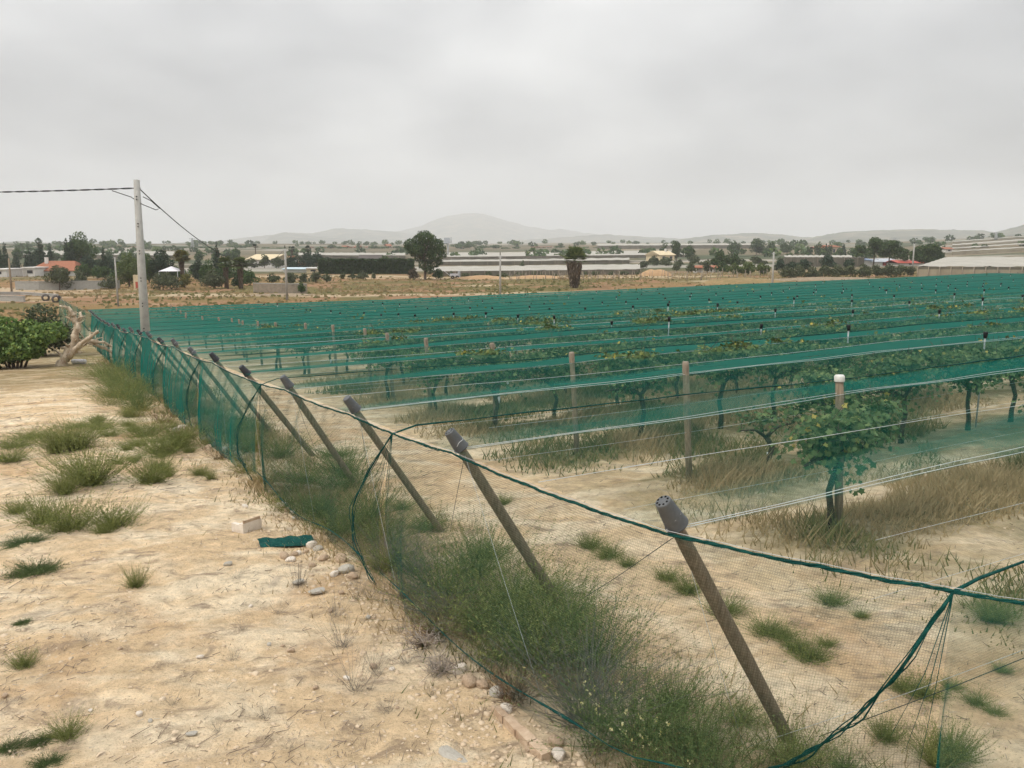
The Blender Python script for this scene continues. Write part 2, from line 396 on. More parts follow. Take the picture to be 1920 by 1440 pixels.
M_weedg = mat_leaf('weed_grey', [(0, (0.14, 0.13, 0.11)), (0.5, (0.24, 0.22, 0.185)), (0.85, (0.33, 0.30, 0.25)), (1, (0.13, 0.16, 0.08))], 0.1)
M_weedr = mat_leaf('weed_rust', [(0, (0.10, 0.055, 0.03)), (0.5, (0.19, 0.115, 0.06)), (1, (0.28, 0.20, 0.10))], 0.15)
M_mat = mat_leaf('weed_dark', [(0, (0.055, 0.085, 0.032)), (0.6, (0.10, 0.145, 0.05)), (1, (0.17, 0.21, 0.08))], 0.2)
M_flower = mat_leaf('weed_flowers', [(0, (0.62, 0.55, 0.18)), (1, (0.75, 0.70, 0.45))], 0.3)
M_stone = mat_basic('stone', (0.60, 0.47, 0.34), (0.38, 0.26, 0.17), 7, 0.95, 0.6, 35, 0.1)
M_stonew = mat_basic('pale_stone', (0.80, 0.74, 0.65), (0.60, 0.50, 0.40), 7, 0.95, 0.5, 35, 0.1)
M_gravel = mat_basic('gravel', (0.62, 0.50, 0.36), (0.48, 0.36, 0.24), 2.5, 0.95)
M_stoneg = mat_basic('grey_stone', (0.50, 0.47, 0.41), (0.38, 0.34, 0.28), 5, 0.95, 0.5, 35, 0.1)
M_twig = mat_leaf('twigs', [(0, (0.11, 0.08, 0.055)), (0.6, (0.22, 0.165, 0.12)), (1, (0.42, 0.36, 0.28))], 0.0)
M_bleach = mat_basic('bleached_wood', (0.66, 0.57, 0.44), (0.26, 0.17, 0.10), 5.5, 0.9, 0.9, 14, 0.1, (1, 1, 0.5))
M_conc = mat_basic('concrete', (0.40, 0.39, 0.36), (0.31, 0.30, 0.275), 4, 0.9, 0.25, 40, 0.15)
M_concd = mat_basic('rough_wall', (0.33, 0.28, 0.22), (0.22, 0.18, 0.14), 2.5, 0.95, 0.4, 12, 0.1)
M_cable = mat_basic('cable', (0.03, 0.03, 0.03), rough=0.7)
M_wallw = mat_basic('white_plaster', (0.70, 0.68, 0.64), (0.58, 0.55, 0.51), 1.2, 0.9, 0.1, 20)
M_wally = mat_basic('cream_plaster', (0.66, 0.55, 0.36), (0.55, 0.45, 0.30), 1.2, 0.9, 0.1, 20)
M_wallo = mat_basic('ochre_plaster', (0.50, 0.38, 0.26), (0.40, 0.30, 0.21), 1.2, 0.9, 0.1, 20)
M_roof = mat_basic('clay_roof', (0.36, 0.15, 0.085), (0.25, 0.11, 0.07), 3, 0.9, 0.6, 9, 0.1, (1, 6, 1))
M_roofd = mat_basic('dark_roof', (0.085, 0.075, 0.07), (0.12, 0.105, 0.095), 3, 0.9)
M_roofr = mat_basic('red_sheet', (0.50, 0.10, 0.07), (0.38, 0.08, 0.06), 2, 0.7)
M_roofg = mat_basic('grey_sheet', (0.45, 0.47, 0.50), (0.34, 0.36, 0.39), 2, 0.6)
M_roofb = mat_basic('blue_sheet', (0.22, 0.28, 0.38), (0.17, 0.22, 0.30), 2, 0.7)
M_glass = mat_basic('window_dark', (0.02, 0.022, 0.025), rough=0.2, spec=0.6)
M_trim = mat_basic('trim', (0.45, 0.42, 0.38), rough=0.8)
M_pool = mat_basic('pale_blue_sheet', (0.52, 0.62, 0.66), (0.44, 0.55, 0.60), 1, 0.5)
M_canvas = mat_basic('white_canvas', (0.74, 0.72, 0.74), (0.66, 0.64, 0.67), 1, 0.8)
M_netw = mat_basic('white_net', (0.42, 0.40, 0.35), (0.32, 0.30, 0.255), 0.25, 0.95, 0.2, 3)
M_netb = mat_basic('beige_net', (0.34, 0.30, 0.22), (0.23, 0.20, 0.15), 0.35, 0.95, 0.2, 3)
M_netd = mat_basic('dark_net', (0.10, 0.095, 0.075), (0.17, 0.15, 0.115), 0.5, 0.95, 0.2, 3)
M_bark = mat_basic('tree_bark', (0.15, 0.11, 0.08), (0.08, 0.06, 0.045), 5, 0.95)
M_pine = mat_leaf('pine_foliage', [(0, (0.023, 0.046, 0.017)), (0.5, (0.049, 0.087, 0.029)), (1, (0.113, 0.152, 0.043))], 0.1)
M_dark = mat_leaf('dark_foliage', [(0, (0.016, 0.035, 0.019)), (0.6, (0.032, 0.061, 0.032)), (1, (0.064, 0.096, 0.042))], 0.1)
M_broad = mat_leaf('broad_foliage', [(0, (0.025, 0.053, 0.018)), (0.5, (0.056, 0.105, 0.031)), (1, (0.133, 0.189, 0.049))], 0.15)
M_olive = mat_leaf('olive_foliage', [(0, (0.046, 0.060, 0.030)), (0.5, (0.086, 0.103, 0.052)), (1, (0.155, 0.172, 0.086))], 0.1)
M_bright = mat_leaf('bright_foliage', [(0, (0.055, 0.085, 0.025)), (0.5, (0.105, 0.145, 0.045)), (1, (0.17, 0.20, 0.07))], 0.2)
M_fig = mat_leaf('fig_foliage', [(0, (0.051, 0.101, 0.027)), (0.5, (0.126, 0.203, 0.051)), (1, (0.288, 0.362, 0.092))], 0.2)
M_yel = mat_leaf('yellow_foliage', [(0, (0.07, 0.075, 0.02)), (0.5, (0.13, 0.125, 0.03)), (1, (0.21, 0.18, 0.05))], 0.2)
M_brownf = mat_leaf('brown_foliage', [(0, (0.06, 0.045, 0.03)), (0.6, (0.11, 0.085, 0.055)), (1, (0.16, 0.13, 0.08))], 0.1)
M_skirt = mat_leaf('palm_skirt', [(0, (0.07, 0.05, 0.035)), (0.6, (0.15, 0.115, 0.08)), (1, (0.27, 0.21, 0.15))], 0.1)
M_hill = None

# ------------------------------------------------------------------ terrain
def build_ground():
    th = np.concatenate([np.radians(np.linspace(-180, -62, 20)[:-1]), np.radians(np.linspace(-62, -40, 30)[:-1]),
                         np.radians(np.linspace(-40, 40, 330)[:-1]), np.radians(np.linspace(40, 62, 30)[:-1]), np.radians(np.linspace(62, 180, 20))])
    rr = np.concatenate([[0.02, 1.0, 2.0, 3.0], np.geomspace(3.4, 40, 190), np.geomspace(40.8, 260, 130), np.geomspace(266, 11500, 84)])
    R_, T_ = np.meshgrid(rr, th, indexing='ij')
    x = R_ * np.sin(T_); y = R_ * np.cos(T_); z = gz(x, y)
    V = np.stack([x, y, z], -1).reshape(-1, 3)
    me = np_mesh('ground', V, grid_faces(len(rr), len(th))[:, ::-1], MATS['ground'], smooth=True)
    x, y = V[:, 0], V[:, 1]; s, r = to_sr(x, y); D = np.hypot(x, y)
    n1 = fbm(x * .22, y * .22, 4, 21); n2 = fbm(x * .9, y * .9, 4, 22); n3 = fbm(x * .035, y * .035, 4, 23); n4 = fbm(x * .012, y * .03, 4, 24)
    def c(*v): return np.array(v)[None, :]
    def lerp(a, b, w): return a * (1 - w[:, None]) + b * w[:, None]
    sand = lerp(c(.60, .435, .255), c(.67, .51, .325), n1)
    col = sand + 0 * V
    dirt = np.ones(len(V))
    # grassy vine rows
    row = sstep(0.25, 0.75, 0.5 + 0.5 * np.cos(2 * math.pi * s / 3)) * sstep(3.0, 5.2, r) * (s > -9)
    cover = np.clip(row * 0.7 + (.35 + .6 * sstep(0.4, 0.65, n2)) * sstep(3.0, 7.5, r), 0, 1)
    col = lerp(col, lerp(c(.25, .19, .095), c(.15, .14, .06), n2), cover * (r > 0))
    dirt = dirt * np.where(r > 2.5, 1 - 0.7 * cover, 1)
    # weedy strip along the fence
    belt = np.exp(-((r - 0.35) / 0.7) ** 2) * sstep(0.3, 0.6, n2) * 0.6
    col = lerp(col, c(.22, .155, .085) + 0 * V, belt * (s < 70))
    # left, further off: weedy ground and tracks
    lf = sstep(24, 34, s) * (r < 0); col = lerp(col, lerp(c(.30, .21, .115), c(.20, .17, .07), n1), lf); dirt = dirt * (1 - 0.6 * lf)
    # beyond the field
    far = np.maximum(sstep(66.5, 69, s), sstep(95, 100, D))
    grass = lerp(c(.23, .15, .065), c(.15, .125, .05), sstep(.4, .65, n3))
    grass = lerp(grass, c(.29, .165, .095) + 0 * V, sstep(.50, .68, n1) * .85)
    grass = lerp(grass, c(.46, .36, .24) + 0 * V, sstep(.60, .68, fbm(x * .03, y * .12, 3, 41)) * .8)
    fields = lerp(c(.125, .11, .07), c(.19, .15, .09), sstep(.35, .65, n4))
    fields = lerp(fields, c(.07, .085, .045) + 0 * V, sstep(.5, .62, fbm(x * .01, y * .02, 3, 44)))
    fields = lerp(fields, c(.36, .33, .28) + 0 * V, sstep(.64, .70, fbm(x * .004, y * .03, 3, 45)) * .8)
    beyond = lerp(grass, fields, sstep(165, 230, D))
    col = lerp(col, beyond, far); dirt = dirt * (1 - far)
    at = me.attributes.new('zone', 'FLOAT_COLOR', 'POINT')
    at.data.foreach_set('color', np.concatenate([np.clip(col, 0.01, 1), np.ones((len(V), 1))], 1).astype(np.float32).ravel())
    a2 = me.attributes.new('dirt', 'FLOAT', 'POINT'); a2.data.foreach_set('value', dirt.astype(np.float32))
    tag(obj('ground', me), kind='structure')
build_ground()

# ------------------------------------------------------------------ hills
def mat_hill():
    m, N, L = nodes_of('hill')
    out = N.new('ShaderNodeOutputMaterial'); b = N.new('ShaderNodeBsdfPrincipled'); L.new(b.outputs[0], out.inputs[0]); b.inputs['Roughness'].default_value = 1
    tc = N.new('ShaderNodeTexCoord'); n = N.new('ShaderNodeTexNoise'); n.inputs['Scale'].default_value = 0.012; n.inputs['Detail'].default_value = 9; n.inputs['Roughness'].default_value = 0.7
    L.new(tc.outputs['Object'], n.inputs['Vector'])
    r = N.new('ShaderNodeValToRGB'); e = r.color_ramp.elements; e[0].position = .38; e[1].position = .66
    e[0].color = (.045, .055, .03, 1); e[1].color = (.26, .21, .14, 1); e.new(.5).color = (.11, .11, .065, 1)
    L.new(n.outputs['Fac'], r.inputs[0]); L.new(r.outputs[0], b.inputs['Base Color'])
    return m
M_hill = mat_hill()
def hill(D, depth, pts, seed, rough=0.1, name='hill'):
    """ridge whose crest runs through the given directions at distance D"""
    pts = np.array(pts, float); nx, ny = 220, 26
    px = np.linspace(pts[0, 0], pts[-1, 0], nx)
    crest = np.interp(px, pts[:, 0], pts[:, 1]); ker = np.hanning(9); ker /= ker.sum()
    crest = np.convolve(np.pad(crest, 4, mode='edge'), ker, 'valid')
    V = []
    for i in range(nx):
        for j in range(ny):
            t = j / (ny - 1)
            dd = D + (t - 0.5) * 2 * depth
            prof = max(0.0, 1 - abs(t - 0.5) * 2) ** 0.8
            u = (px[i] - 960) / FPX; x = u * dd * 1.012; y = dd
            ztop = CAMZ + D * (460 - crest[i]) / FPX * 1.026
            z0 = float(gsm(x, y)) - 6
            z = z0 + (ztop - z0) * prof
            V.append((x, y, z))
    V = np.array(V)
    amp = (V[:, 2].max() - V[:, 2].min()) * rough
    V[:, 2] += amp * (fbm(V[:, 0] * 7 / D + 3, V[:, 1] * 7 / D, 4, seed) - .5) * 2
    V[:, 2] += D * 0.0009 * (fbm(V[:, 0] * 160 / D, V[:, 1] * 60 / D, 3, seed + 3) - .5) * 2
    tag(obj(name, np_mesh(name, V, grid_faces(nx, ny), M_hill, smooth=True)), kind='structure')
hill(6235, 1015, [(560, 470), (640, 455), (720, 440), (790, 425), (830, 408), (870, 401), (905, 401), (935, 410), (985, 424), (1040, 433), (1110, 440), (1180, 452), (1260, 466)], 3, .05)
hill(6670, 725, [(940, 462), (1000, 440), (1045, 429), (1090, 437), (1140, 452), (1200, 466)], 4, .05)
hill(4785, 725, [(380, 472), (425, 452), (460, 446), (520, 440), (560, 436), (590, 438), (640, 428), (690, 430), (760, 436), (800, 446), (860, 470)], 5, .05)
hill(3915, 580, [(480, 472), (520, 442), (545, 436), (575, 440), (620, 446), (700, 452), (820, 468)], 15, .05)
hill(3915, 652, [(880, 472), (960, 452), (1060, 445), (1130, 440), (1200, 445), (1280, 449), (1380, 455), (1450, 472)], 6, .04)
hill(2900, 435, [(1220, 470), (1270, 448), (1330, 441), (1400, 437), (1450, 440), (1490, 445), (1520, 447), (1580, 452), (1650, 470)], 7, .05)
hill(2537, 435, [(1440, 470), (1500, 446), (1560, 435), (1640, 431), (1700, 430), (1770, 432), (1820, 434), (1850, 440), (1900, 452), (1980, 470)], 8, .05)
hill(2175, 507, [(1760, 468), (1820, 440), (1860, 430), (1890, 421), (1925, 414), (1990, 400), (2100, 395), (2300, 430), (2450, 465)], 9, .05)
hill(2465, 377, [(-420, 470), (-250, 452), (-100, 458), (0, 458), (60, 452), (110, 456), (170, 453), (230, 461), (300, 457), (380, 454), (450, 462), (520, 472)], 10, .06)

# ------------------------------------------------------------------ leaning fence posts
NECK = 1.72          # height of the tie under the pot
posts = list(range(-1, 21))
def pot_mesh(rib=True):
    prof = [(0.0, .205), (.047, .205), (.052, .200)]
    for i in range(12):
        z = .192 - i * .0155; r_ = .053 + (.195 - z) * .115
        prof += [(r_ + .0012, z), (r_ - (.0014 if rib else 0), z - .008)]
    prof += [(.080, .004), (.080, -.006), (.073, -.006), (.070, .05)]
    return MB().lathe(prof, 20)
pot_me = pot_mesh().mesh('pot', M_pot); pot_dark = pot_mesh().mesh('pot', M_potdark)
hole_me = MB().lathe([(0.0, .0012), (.0075, .0012), (.0085, -.004)], 8).mesh('hole', M_hole)
POST_TOP = {}
def path_sr(sp):
    """the fence line: straight from the first post on, bent inwards before it"""
    return (sp, 0.0) if sp >= 0 else (1.85 * sp / 3, -1.35 * sp / 3)
def WP(sp, out, h, smooth=True):
    a, b = path_sr(sp); return W(a, b + out, h, smooth)
for n in posts:
    k = n + 1
    lab = {-1: 'leaning wooden net post just outside the right edge'}.get(n, f'leaning wooden net post under a plastic pot, {ordw(n + 1)} from the camera along the fence')
    jr = rnd.uniform(-.12, .12) if n > 1 else 0; jh = rnd.uniform(-.07, .06) if n > 2 else 0
    ps, pr = path_sr(3 * n)
    base = W(ps, pr + 1.32 + jr, -.25); base_g = W(ps, pr + 1.32 + jr, 0)
    top = W(ps + (rnd.uniform(-.1, .1) if n > 1 else 0), pr, (1.89 if n >= 0 else 1.68) + jh); POST_TOP[n] = top
    ax = (top - base_g).normalized()
    t = thing('net_post', lab, 'post', base_g, 0, 'leaning posts along the net fence')
    q = ax.to_track_quat('Z', 'X').to_matrix().to_4x4()
    def loc(p): return Vector(p) - base_g
    L_ = (top - base).length
    pts = [base + (top - base) * f for f in np.linspace(0, .985, 9)]
    rad = [(.0495 + .004 * math.sin(n * 2.1)) * rnd.uniform(.95, 1.05) for _ in pts[:-2]] + [.047, .036]
    MB().tube([loc(p) for p in pts], rad, 14).build('shaft', M_post, t)
    cap = obj('pot', pot_dark if n in (4, 5, 8, 10, 13) else pot_me, t)
    cap.matrix_local = Matrix.Translation(loc(top - ax * .17)) @ q @ Matrix.Rotation(rnd.uniform(-.06, .06), 4, 'X') @ Matrix.Rotation(rnd.uniform(0, 6), 4, 'Z') @ Matrix.Diagonal((.95, .95, .98, 1))
    if n < 2:
        for a in range(8):
            h = obj('drain_hole', hole_me, cap); h.location = (.036 * math.cos(a * .785), .036 * math.sin(a * .785), .2062)
    neck = top - ax * .21
    ring = [loc(neck + (q.to_3x3() @ Vector((.060 * math.cos(a), .060 * math.sin(a), .012 * math.sin(3 * a) + .01 * a)))) for a in np.linspace(0, 12.5, 40)]
    MB().tube(ring, .0035, 5).build('tie_wire', M_wire, t)
    if n < 9:
        st = .004 if n < 2 else .006
        e1 = W(3 * n - 1.9, -.12, .02) if n > 0 else W(.05, .8, .02); mid = (neck + e1) / 2 - Vector((0, 0, .02))
        MB().tube([loc(neck), loc(mid), loc(e1)], .0017, 5).build('guy_wire', M_whitestr, t)
        e2 = W(3 * n + 2.85, 1.3, .05)
        MB().tube([loc(neck - ax * .03), loc((neck + e2) / 2 - Vector((0, 0, .03))), loc(e2)], .0028, 5).build('bracing_string', M_string, t)
# corner post at the far end
ct = W(SMAX + 1.0, -1.6, 2.55); cb = W(SMAX, .3, -.2)
t = thing('corner_post', 'tall dark leaning post at the far corner of the net', 'post', W(SMAX, .3, 0))
MB().tube([cb - t.location, ct - t.location], [.07, .06], 10).build('shaft', M_post, t)
c_ = obj('pot', pot_dark, t); c_.matrix_local = Matrix.Translation(ct - t.location - (ct - cb).normalized() * .12) @ (ct - cb).normalized().to_track_quat('Z', 'X').to_matrix().to_4x4()

# ------------------------------------------------------------------ head rope of rolled net along the fence
def rope_pts():
    P = []
    for n in range(-1, 20):
        a = POST_TOP[n] + Vector((0, 0, -.18)); b = POST_TOP[n + 1] + Vector((0, 0, -.18))
        for f in np.linspace(0, 1, 14)[:-1]:
            P.append(a.lerp(b, f) + Vector((0, 0, -.03 * 4 * f * (1 - f) + .004 * math.sin(f * 25 + n))))
    P.append(POST_TOP[20] + Vector((0, 0, -.18))); P.append(ct - Vector((0, 0, .2)))
    return P
RP = rope_pts()
FR = [RP[i].lerp(RP[i + 1], f) for i in range(len(RP) - 1) for f in (0, .25, .5, .75)] + [RP[-1]]
hr = MB()
for k in range(3): hr.tube([p + Vector((0, math.cos(i * .9 + k * 2.1), math.sin(i * .9 + k * 2.1))) * (.004 + .006 * float(vnoise(i * .21, k * 3.7, 15))) for i, p in enumerate(FR)], [.003 + .006 * float(vnoise(i * .33, 3.3 + k, 5)) for i in range(len(FR))], 5)
tag(hr.build('head_rope', M_rope), 'dark green rolled net edge strung from pot to pot along the fence', 'rope')
tag(MB().tube([p + Vector((.01, 0, .018)) for p in RP], .0018, 4).build('head_wire', M_wire), 'pale wire running beside the rolled net edge along the fence', 'wire')
def rope_at(s):
    f = (s + 3) / 3; n = int(math.floor(f)) - 1; n = max(-1, min(19, n)); fr = f - (n + 1)
    a = POST_TOP[n] + Vector((0, 0, -.18)); b = POST_TOP[n + 1] + Vector((0, 0, -.18))
    return a.lerp(b, fr) + Vector((0, 0, -.03 * 4 * fr * (1 - fr)))

# ------------------------------------------------------------------ roof nets: one strip for every two rows
RMAX = 150.0
seams = [-7.5 + 6 * i for i in range(13)]            # s of the seams, half way between rows
seams[-1] = 64.5; seams[1] = -1.26
def net_h(s, r):
    """height of the roof net above the ground: ridges over the row wires, sags between them"""
    ph = np.abs(((s / 3.0) % 1.0) - 0.5) * 2           # 1 on the wire, 0 half way
    dep = (0.05 + 0.08 * (fbm(r * .11 + 5, np.floor(s / 3.0) * 7.7, 3, 51) - .5) * 2) * sstep(0, 6.5, r)
    prof = 1 - ph ** 1.25
    far = 1 - 0.7 * sstep(15, 40, s)
    wob = 0.05 * (fbm(r * .4, s * .5, 3, 52) - .5) * sstep(0, 3, r)
    return NECK - .16 * sstep(.3, -1.2, s) * sstep(5, 1, r) - dep * prof * far + wob + 0.03 * sstep(3, 8, r)
strips = []
for i in range(len(seams) - 1):
    s0, s1 = seams[i] + .02, seams[i + 1] - .02
    rs = np.concatenate([np.linspace(0.02, 12, 60)[:-1], np.geomspace(12, RMAX, 110)]); ss = np.linspace(s0, s1, 25)
    S_, R_ = np.meshgrid(ss, rs, indexing='ij')
    xy = F0 + S_[..., None] * DV + R_[..., None] * EV
    z = gsm(xy[..., 0], xy[..., 1]) + net_h(S_, R_)
    if i == 11: ss[-1] = SMAX
    V = np.concatenate([xy, z[..., None]], -1).reshape(-1, 3)
    me = np_mesh('roof_net', V, grid_faces(len(ss), len(rs)), M_netg if i < 2 else M_netm, uv=np.stack([S_.ravel(), R_.ravel()], 1), smooth=True)
    nm = 'nearest the camera' if i == 0 else 'at the far edge of the field' if i == len(seams) - 2 else f'{ordw(i + 1)} strip from the camera'
    o = tag(obj('roof_net', me), f'green translucent net strip roofing two vine rows, {nm}', 'net', 'roof nets over the vineyard')
    strips.append(o)
    rr = list(np.concatenate([np.linspace(0, 14, 50), np.geomspace(14.5, RMAX, 60)]))
    if i > 0:
        P = [];
        for r_ in rr:
            h = float(net_h(np.array(s0), np.array(r_))) + .012
            P.append(W(s0 - .02, r_, h) + Vector((0, 0, .004 * math.sin(r_ * 5))))
        P[0] = rope_at(s0 - .02)
        if i == 1: P = [rope_at(-2.046)] + [p for p, r_ in zip(P, rr) if r_ > 1.1]; rr = [1] + [r_ for r_ in rr if r_ > 1.1]
        MB().tube(P, [(.005 if r_ < 10 else .009) + .007 * float(vnoise(r_ * 2, i, 9)) for r_ in rr], 6).build('seam_roll', M_rope, o)
# wires over the rows
for n in range(-2, 23):
    if n > 12: break
    rr = list(np.concatenate([np.linspace(0.02, 14, 30), np.geomspace(15, RMAX, 50)]))
    t = thing('row_wire', f'pale pair of wires over the vine row at net post {ordw(n + 1)} from the camera' if n >= 0 else f'pale pair of wires over vine row beside the camera, {ordw(-n)} before the first post', 'wire', W(3 * n, 0, NECK), 0, 'wires over the vine rows')
    for k, (ds, dh) in enumerate(((0, .012), (.07, .02))):
        if k and n > 3: continue
        if n > 2: dh = -.012
        P = []
        for r_ in rr:
            h = float(net_h(np.array(3.0 * n), np.array(r_))) + dh
            P.append(W(3 * n + ds * min(1, r_ / 2), r_, h + .006 * math.sin(r_ * 1.3 + k * 2)) - t.location)
        MB().tube(P, .0026 if n < 5 else .0034, 4).build('wire', M_wire, t)
    if n % 2 == 0 and -2 < n < 7:
        P = [W(3 * n + 1.5, r_, float(net_h(np.array(3.0 * n + 1.5), np.array(r_))) + .01) - t.location for r_ in rr]
        MB().tube(P, .0025 if n < 5 else .004, 4).build('sag_wire', M_wire, t)
    for hh in (.85, 1.3):
        if n < 7:
            P = [W(3 * n, r_, hh + .01 * math.sin(r_)) - t.location for r_ in rr[4:]]
            MB().tube(P, .002, 4).build('training_wire', M_wire, t)

# ------------------------------------------------------------------ side nets hung from the head rope, one panel for every 6 m
def side_net(i, s0, s1):
    ns, nh = 74, 22
    V = []; UV = []
    for a in range(ns):
        f = a / (ns - 1); s = s0 + (s1 - s0) * f
        top = rope_at(s)
        g_ = math.exp(-(f / .10) ** 2) + math.exp(-((1 - f) / .10) ** 2)      # gathered towards the ties
        out = -.16 - .16 * float(fbm(np.array(s * .6), np.array(3.1), 3, 61)) + .16 * g_
        gk = .08 if i in (0, 10) else .25
        foot = WP(s + gk * (f < .5) * g_ - gk * (f >= .5) * g_, out, .03 + .05 * float(vnoise(np.array(s * 2), np.array(1.0), 62)), False)
        for b in range(nh):
            h = b / (nh - 1)
            p = top.lerp(foot, h)
            fold = (.09 if i < 2 else .05) * (float(fbm(np.array(s * 1.7), np.array(h * 1.1), 3, 63)) - .5) + .03 * (float(vnoise(np.array(s * 6.5), np.array(h * .8), 64)) - .5) * h * (.4 + g_)
            belly = -.10 * math.sin(math.pi * h) * (1 - .4 * g_)
            q = p + Vector((EV[0], EV[1], 0)) * (fold + belly)
            V.append(q); UV.append((s, h * 1.85))
    me = np_mesh('side_net', np.array([tuple(v) for v in V]), grid_faces(ns, nh), M_sideg if i < 2 else M_side, uv=np.array(UV), smooth=True)
    lab = ['green side net hanging beside the nearest leaning post, at the right', 'green side net hanging from the second and third leaning posts'][i] if i < 2 else f'green side net panel hanging along the fence, {ordw(i + 1)} panel from the camera'
    o = tag(obj('side_net', me), lab, 'net', 'side nets hung along the fence')
    # bunched edge where two panels meet
    sg = s0; top = rope_at(sg)
    kx = rnd.uniform(-.05, .05)
    P = [top, WP(sg + .16, -.20, 1.28), WP(sg + .30, -.33 + kx, .86), WP(sg + .26, -.34 + kx, .5), WP(sg + .12, -.27, .16), WP(sg + .0, -.22, .03)]
    if i == 0: P = [top, WP(sg + .08, -.02, 1.40), WP(sg + .25, -.05, 1.08), WP(sg + .55, .0, .74), WP(sg + .9, .1, .46), WP(sg + 1.25, .2, .24), WP(sg + 1.75, .3, .05)]
    Q = []
    for a in range(len(P) - 1):
        for f in np.linspace(0, 1, 5)[:-1]: Q.append(P[a].lerp(P[a + 1], f))
    Q.append(P[-1])
    Q = [Q[0]] + [(Q[j - 1] + Q[j] * 2 + Q[j + 1]) / 4 for j in range(1, len(Q) - 1)] + [Q[-1]]
    MB().tube(Q, [.003 + .003 * math.sin(math.pi * min(1, j / 7)) + .007 * float(vnoise(j * .7, i, 4)) for j in range(len(Q))], 7).build('gathered_edge', M_rope, o)
    for k in range(3 if i in (0, 10) else 5):
        e = WP(sg + .05 + .06 * k, -.10 - .05 * k, .55 + .1 * k)
        MB().tube([top, top.lerp(e, .5) + Vector((.01 * k, 0, -.05)), e], [.003, .002, .001], 5).build('gathered_strand', M_rope, o)
    for k in range(3):
        MB().tube([q_ + Vector((.012 * math.sin(j * 1.3 + k * 2) + .02 * (k - 1) * min(1, j / 6), .012 * math.cos(j * 1.1 + k), .012 * math.sin(j + k * 3))) for j, q_ in enumerate(Q)], [.002 + .004 * float(vnoise(j * .9, k + i, 6)) for j in range(len(Q))], 5).build('gathered_strand', M_rope, o)
    # trailing hem low on the net
    hem = []
    for f in np.linspace(0.04, .96, 26):
        s = s0 + (s1 - s0) * f
        hem.append(WP(s, -.27, .26 + .12 * math.sin(f * 7 + i) * math.sin(f * 3.1)))
    MB().tube(hem, [.003 + .011 * float(vnoise(j * .8, i * 3.1, 77)) ** 2 for j in range(len(hem))], 6).build('hem', M_rope, o)
    return o
edges = [-3.0, -2.046] + [4.5 + 6 * k for k in range(10)]
for i in range(len(edges) - 2):
    side_net(i, edges[i + 1], edges[i + 2])
def last_net():
    o = side_net(10, -2.98, -2.046); [bpy.data.objects.remove(c_) for c_ in list(o.children)]; o['label'] = 'green side net corner at the bottom right edge of the view'
last_net()
def end_net():
    V = []; UV = []
    a = rope_at(58.5); b = ct - Vector((0, 0, .2))
    for f in np.linspace(0, 1, 20):
        top = a.lerp(b, f); foot = W(58.5 + (SMAX - 57.5) * f, -.4 - 1.4 * f, .02)
        for h in np.linspace(0, 1, 14):
            V.append(tuple(top.lerp(foot, h) + Vector((EV[0], EV[1], 0)) * (.06 * math.sin(f * 30 + h * 3)))); UV.append((f * 8, h * 2))
    tag(obj('side_net', np_mesh('side_net', np.array(V), grid_faces(20, 14), M_side, uv=np.array(UV), smooth=True)), 'green side net hung from the tall corner post at the far end', 'net', 'side nets hung along the fence')
end_net()

# ------------------------------------------------------------------ posts and stakes in the vine rows
def inframe(p, mx=60):
    x, y, d = proj(p); return d > 1 and -mx < x < 1920 + mx and -mx < y < 1440 + mx
stake_sh = MB().tube([(0, 0, -.2), (0, 0, 1.95)], .016, 6).mesh('stake', M_stake)
stake_cap = MB().lathe([(0, .15), (.045, .15), (.055, .13), (.043, .0), (.03, -.01)], 8).mesh('cap', M_black)
wood_sh = MB().tube([(0, 0, -.2), (0, 0, .6), (0.004, 0, 1.2), (0, 0, 1.86)], [.052, .05, .049, .047], 10).mesh('shaft', M_post)
wood_end = MB().lathe([(.048, 1.70), (.051, 1.74), (.052, 1.86), (.044, 1.895), (0, 1.90)], 10).mesh('end', M_postend)
white_cap = MB().lathe([(.058, 1.85), (.062, 1.86), (.062, 1.915), (.05, 1.93), (0, 1.932)], 12).mesh('cap', M_whitecap)
STK = []
for n in range(0, 22):
    p = W(3 * n + rnd.uniform(-.06, .06), 5.35 + rnd.uniform(-.2, .2) + (.35 * math.sin(n) if n > 3 else 0), 0, False)
    if not inframe(p + Vector((0, 0, 1.8)), 0): continue
    t = thing('row_post', f'wooden post in the vine row of the {ordw(n + 1)} leaning fence post' + (', with a white cap' if n == 1 else ', with a pale top' if n == 2 else ''), 'post', p, 0, 'wooden posts at the row ends')
    t.rotation_euler = (rnd.uniform(-.03, .03), rnd.uniform(-.05, 0.0) - .04, rnd.uniform(0, 6) * 0)
    obj('shaft', wood_sh, t); obj('cap' if n == 1 else 'end', white_cap if n == 1 else wood_end, t)
for n in range(0, 22):
    j = 0
    for r0 in np.arange(12.6, RMAX, 7.2):
        r_ = r0 + rnd.uniform(-.5, .5); j += 1
        p = W(3 * n + rnd.uniform(-.15, .15), r_, 0, False)
        if inframe(p + Vector((0, 0, 2.1)), 0): STK.append((proj(p)[2], n, j, p))
STK.sort(key=lambda a: a[0])
for d, n, j, p in STK[:300]:
    t = thing('vine_stake', f'thin grey stake with black cap, {ordw(j)} along the vine row of leaning post {ordw(n + 1)}', 'stake', p, 0, 'capped stakes in the vine rows')
    t.rotation_euler = (rnd.uniform(-.03, .03), rnd.uniform(-.03, .03), 0)
    sc = rnd.uniform(.9, 1.02) if d < 40 else rnd.uniform(.88, .98); t.scale = (1, 1, sc)
    obj('shaft', stake_sh, t); c_ = obj('cap', stake_cap, t); c_.location = (0, 0, 1.90); c_.scale = (.85, .85, .85)
    if d > 35: c_.scale = (1.05, 1.05, .7)
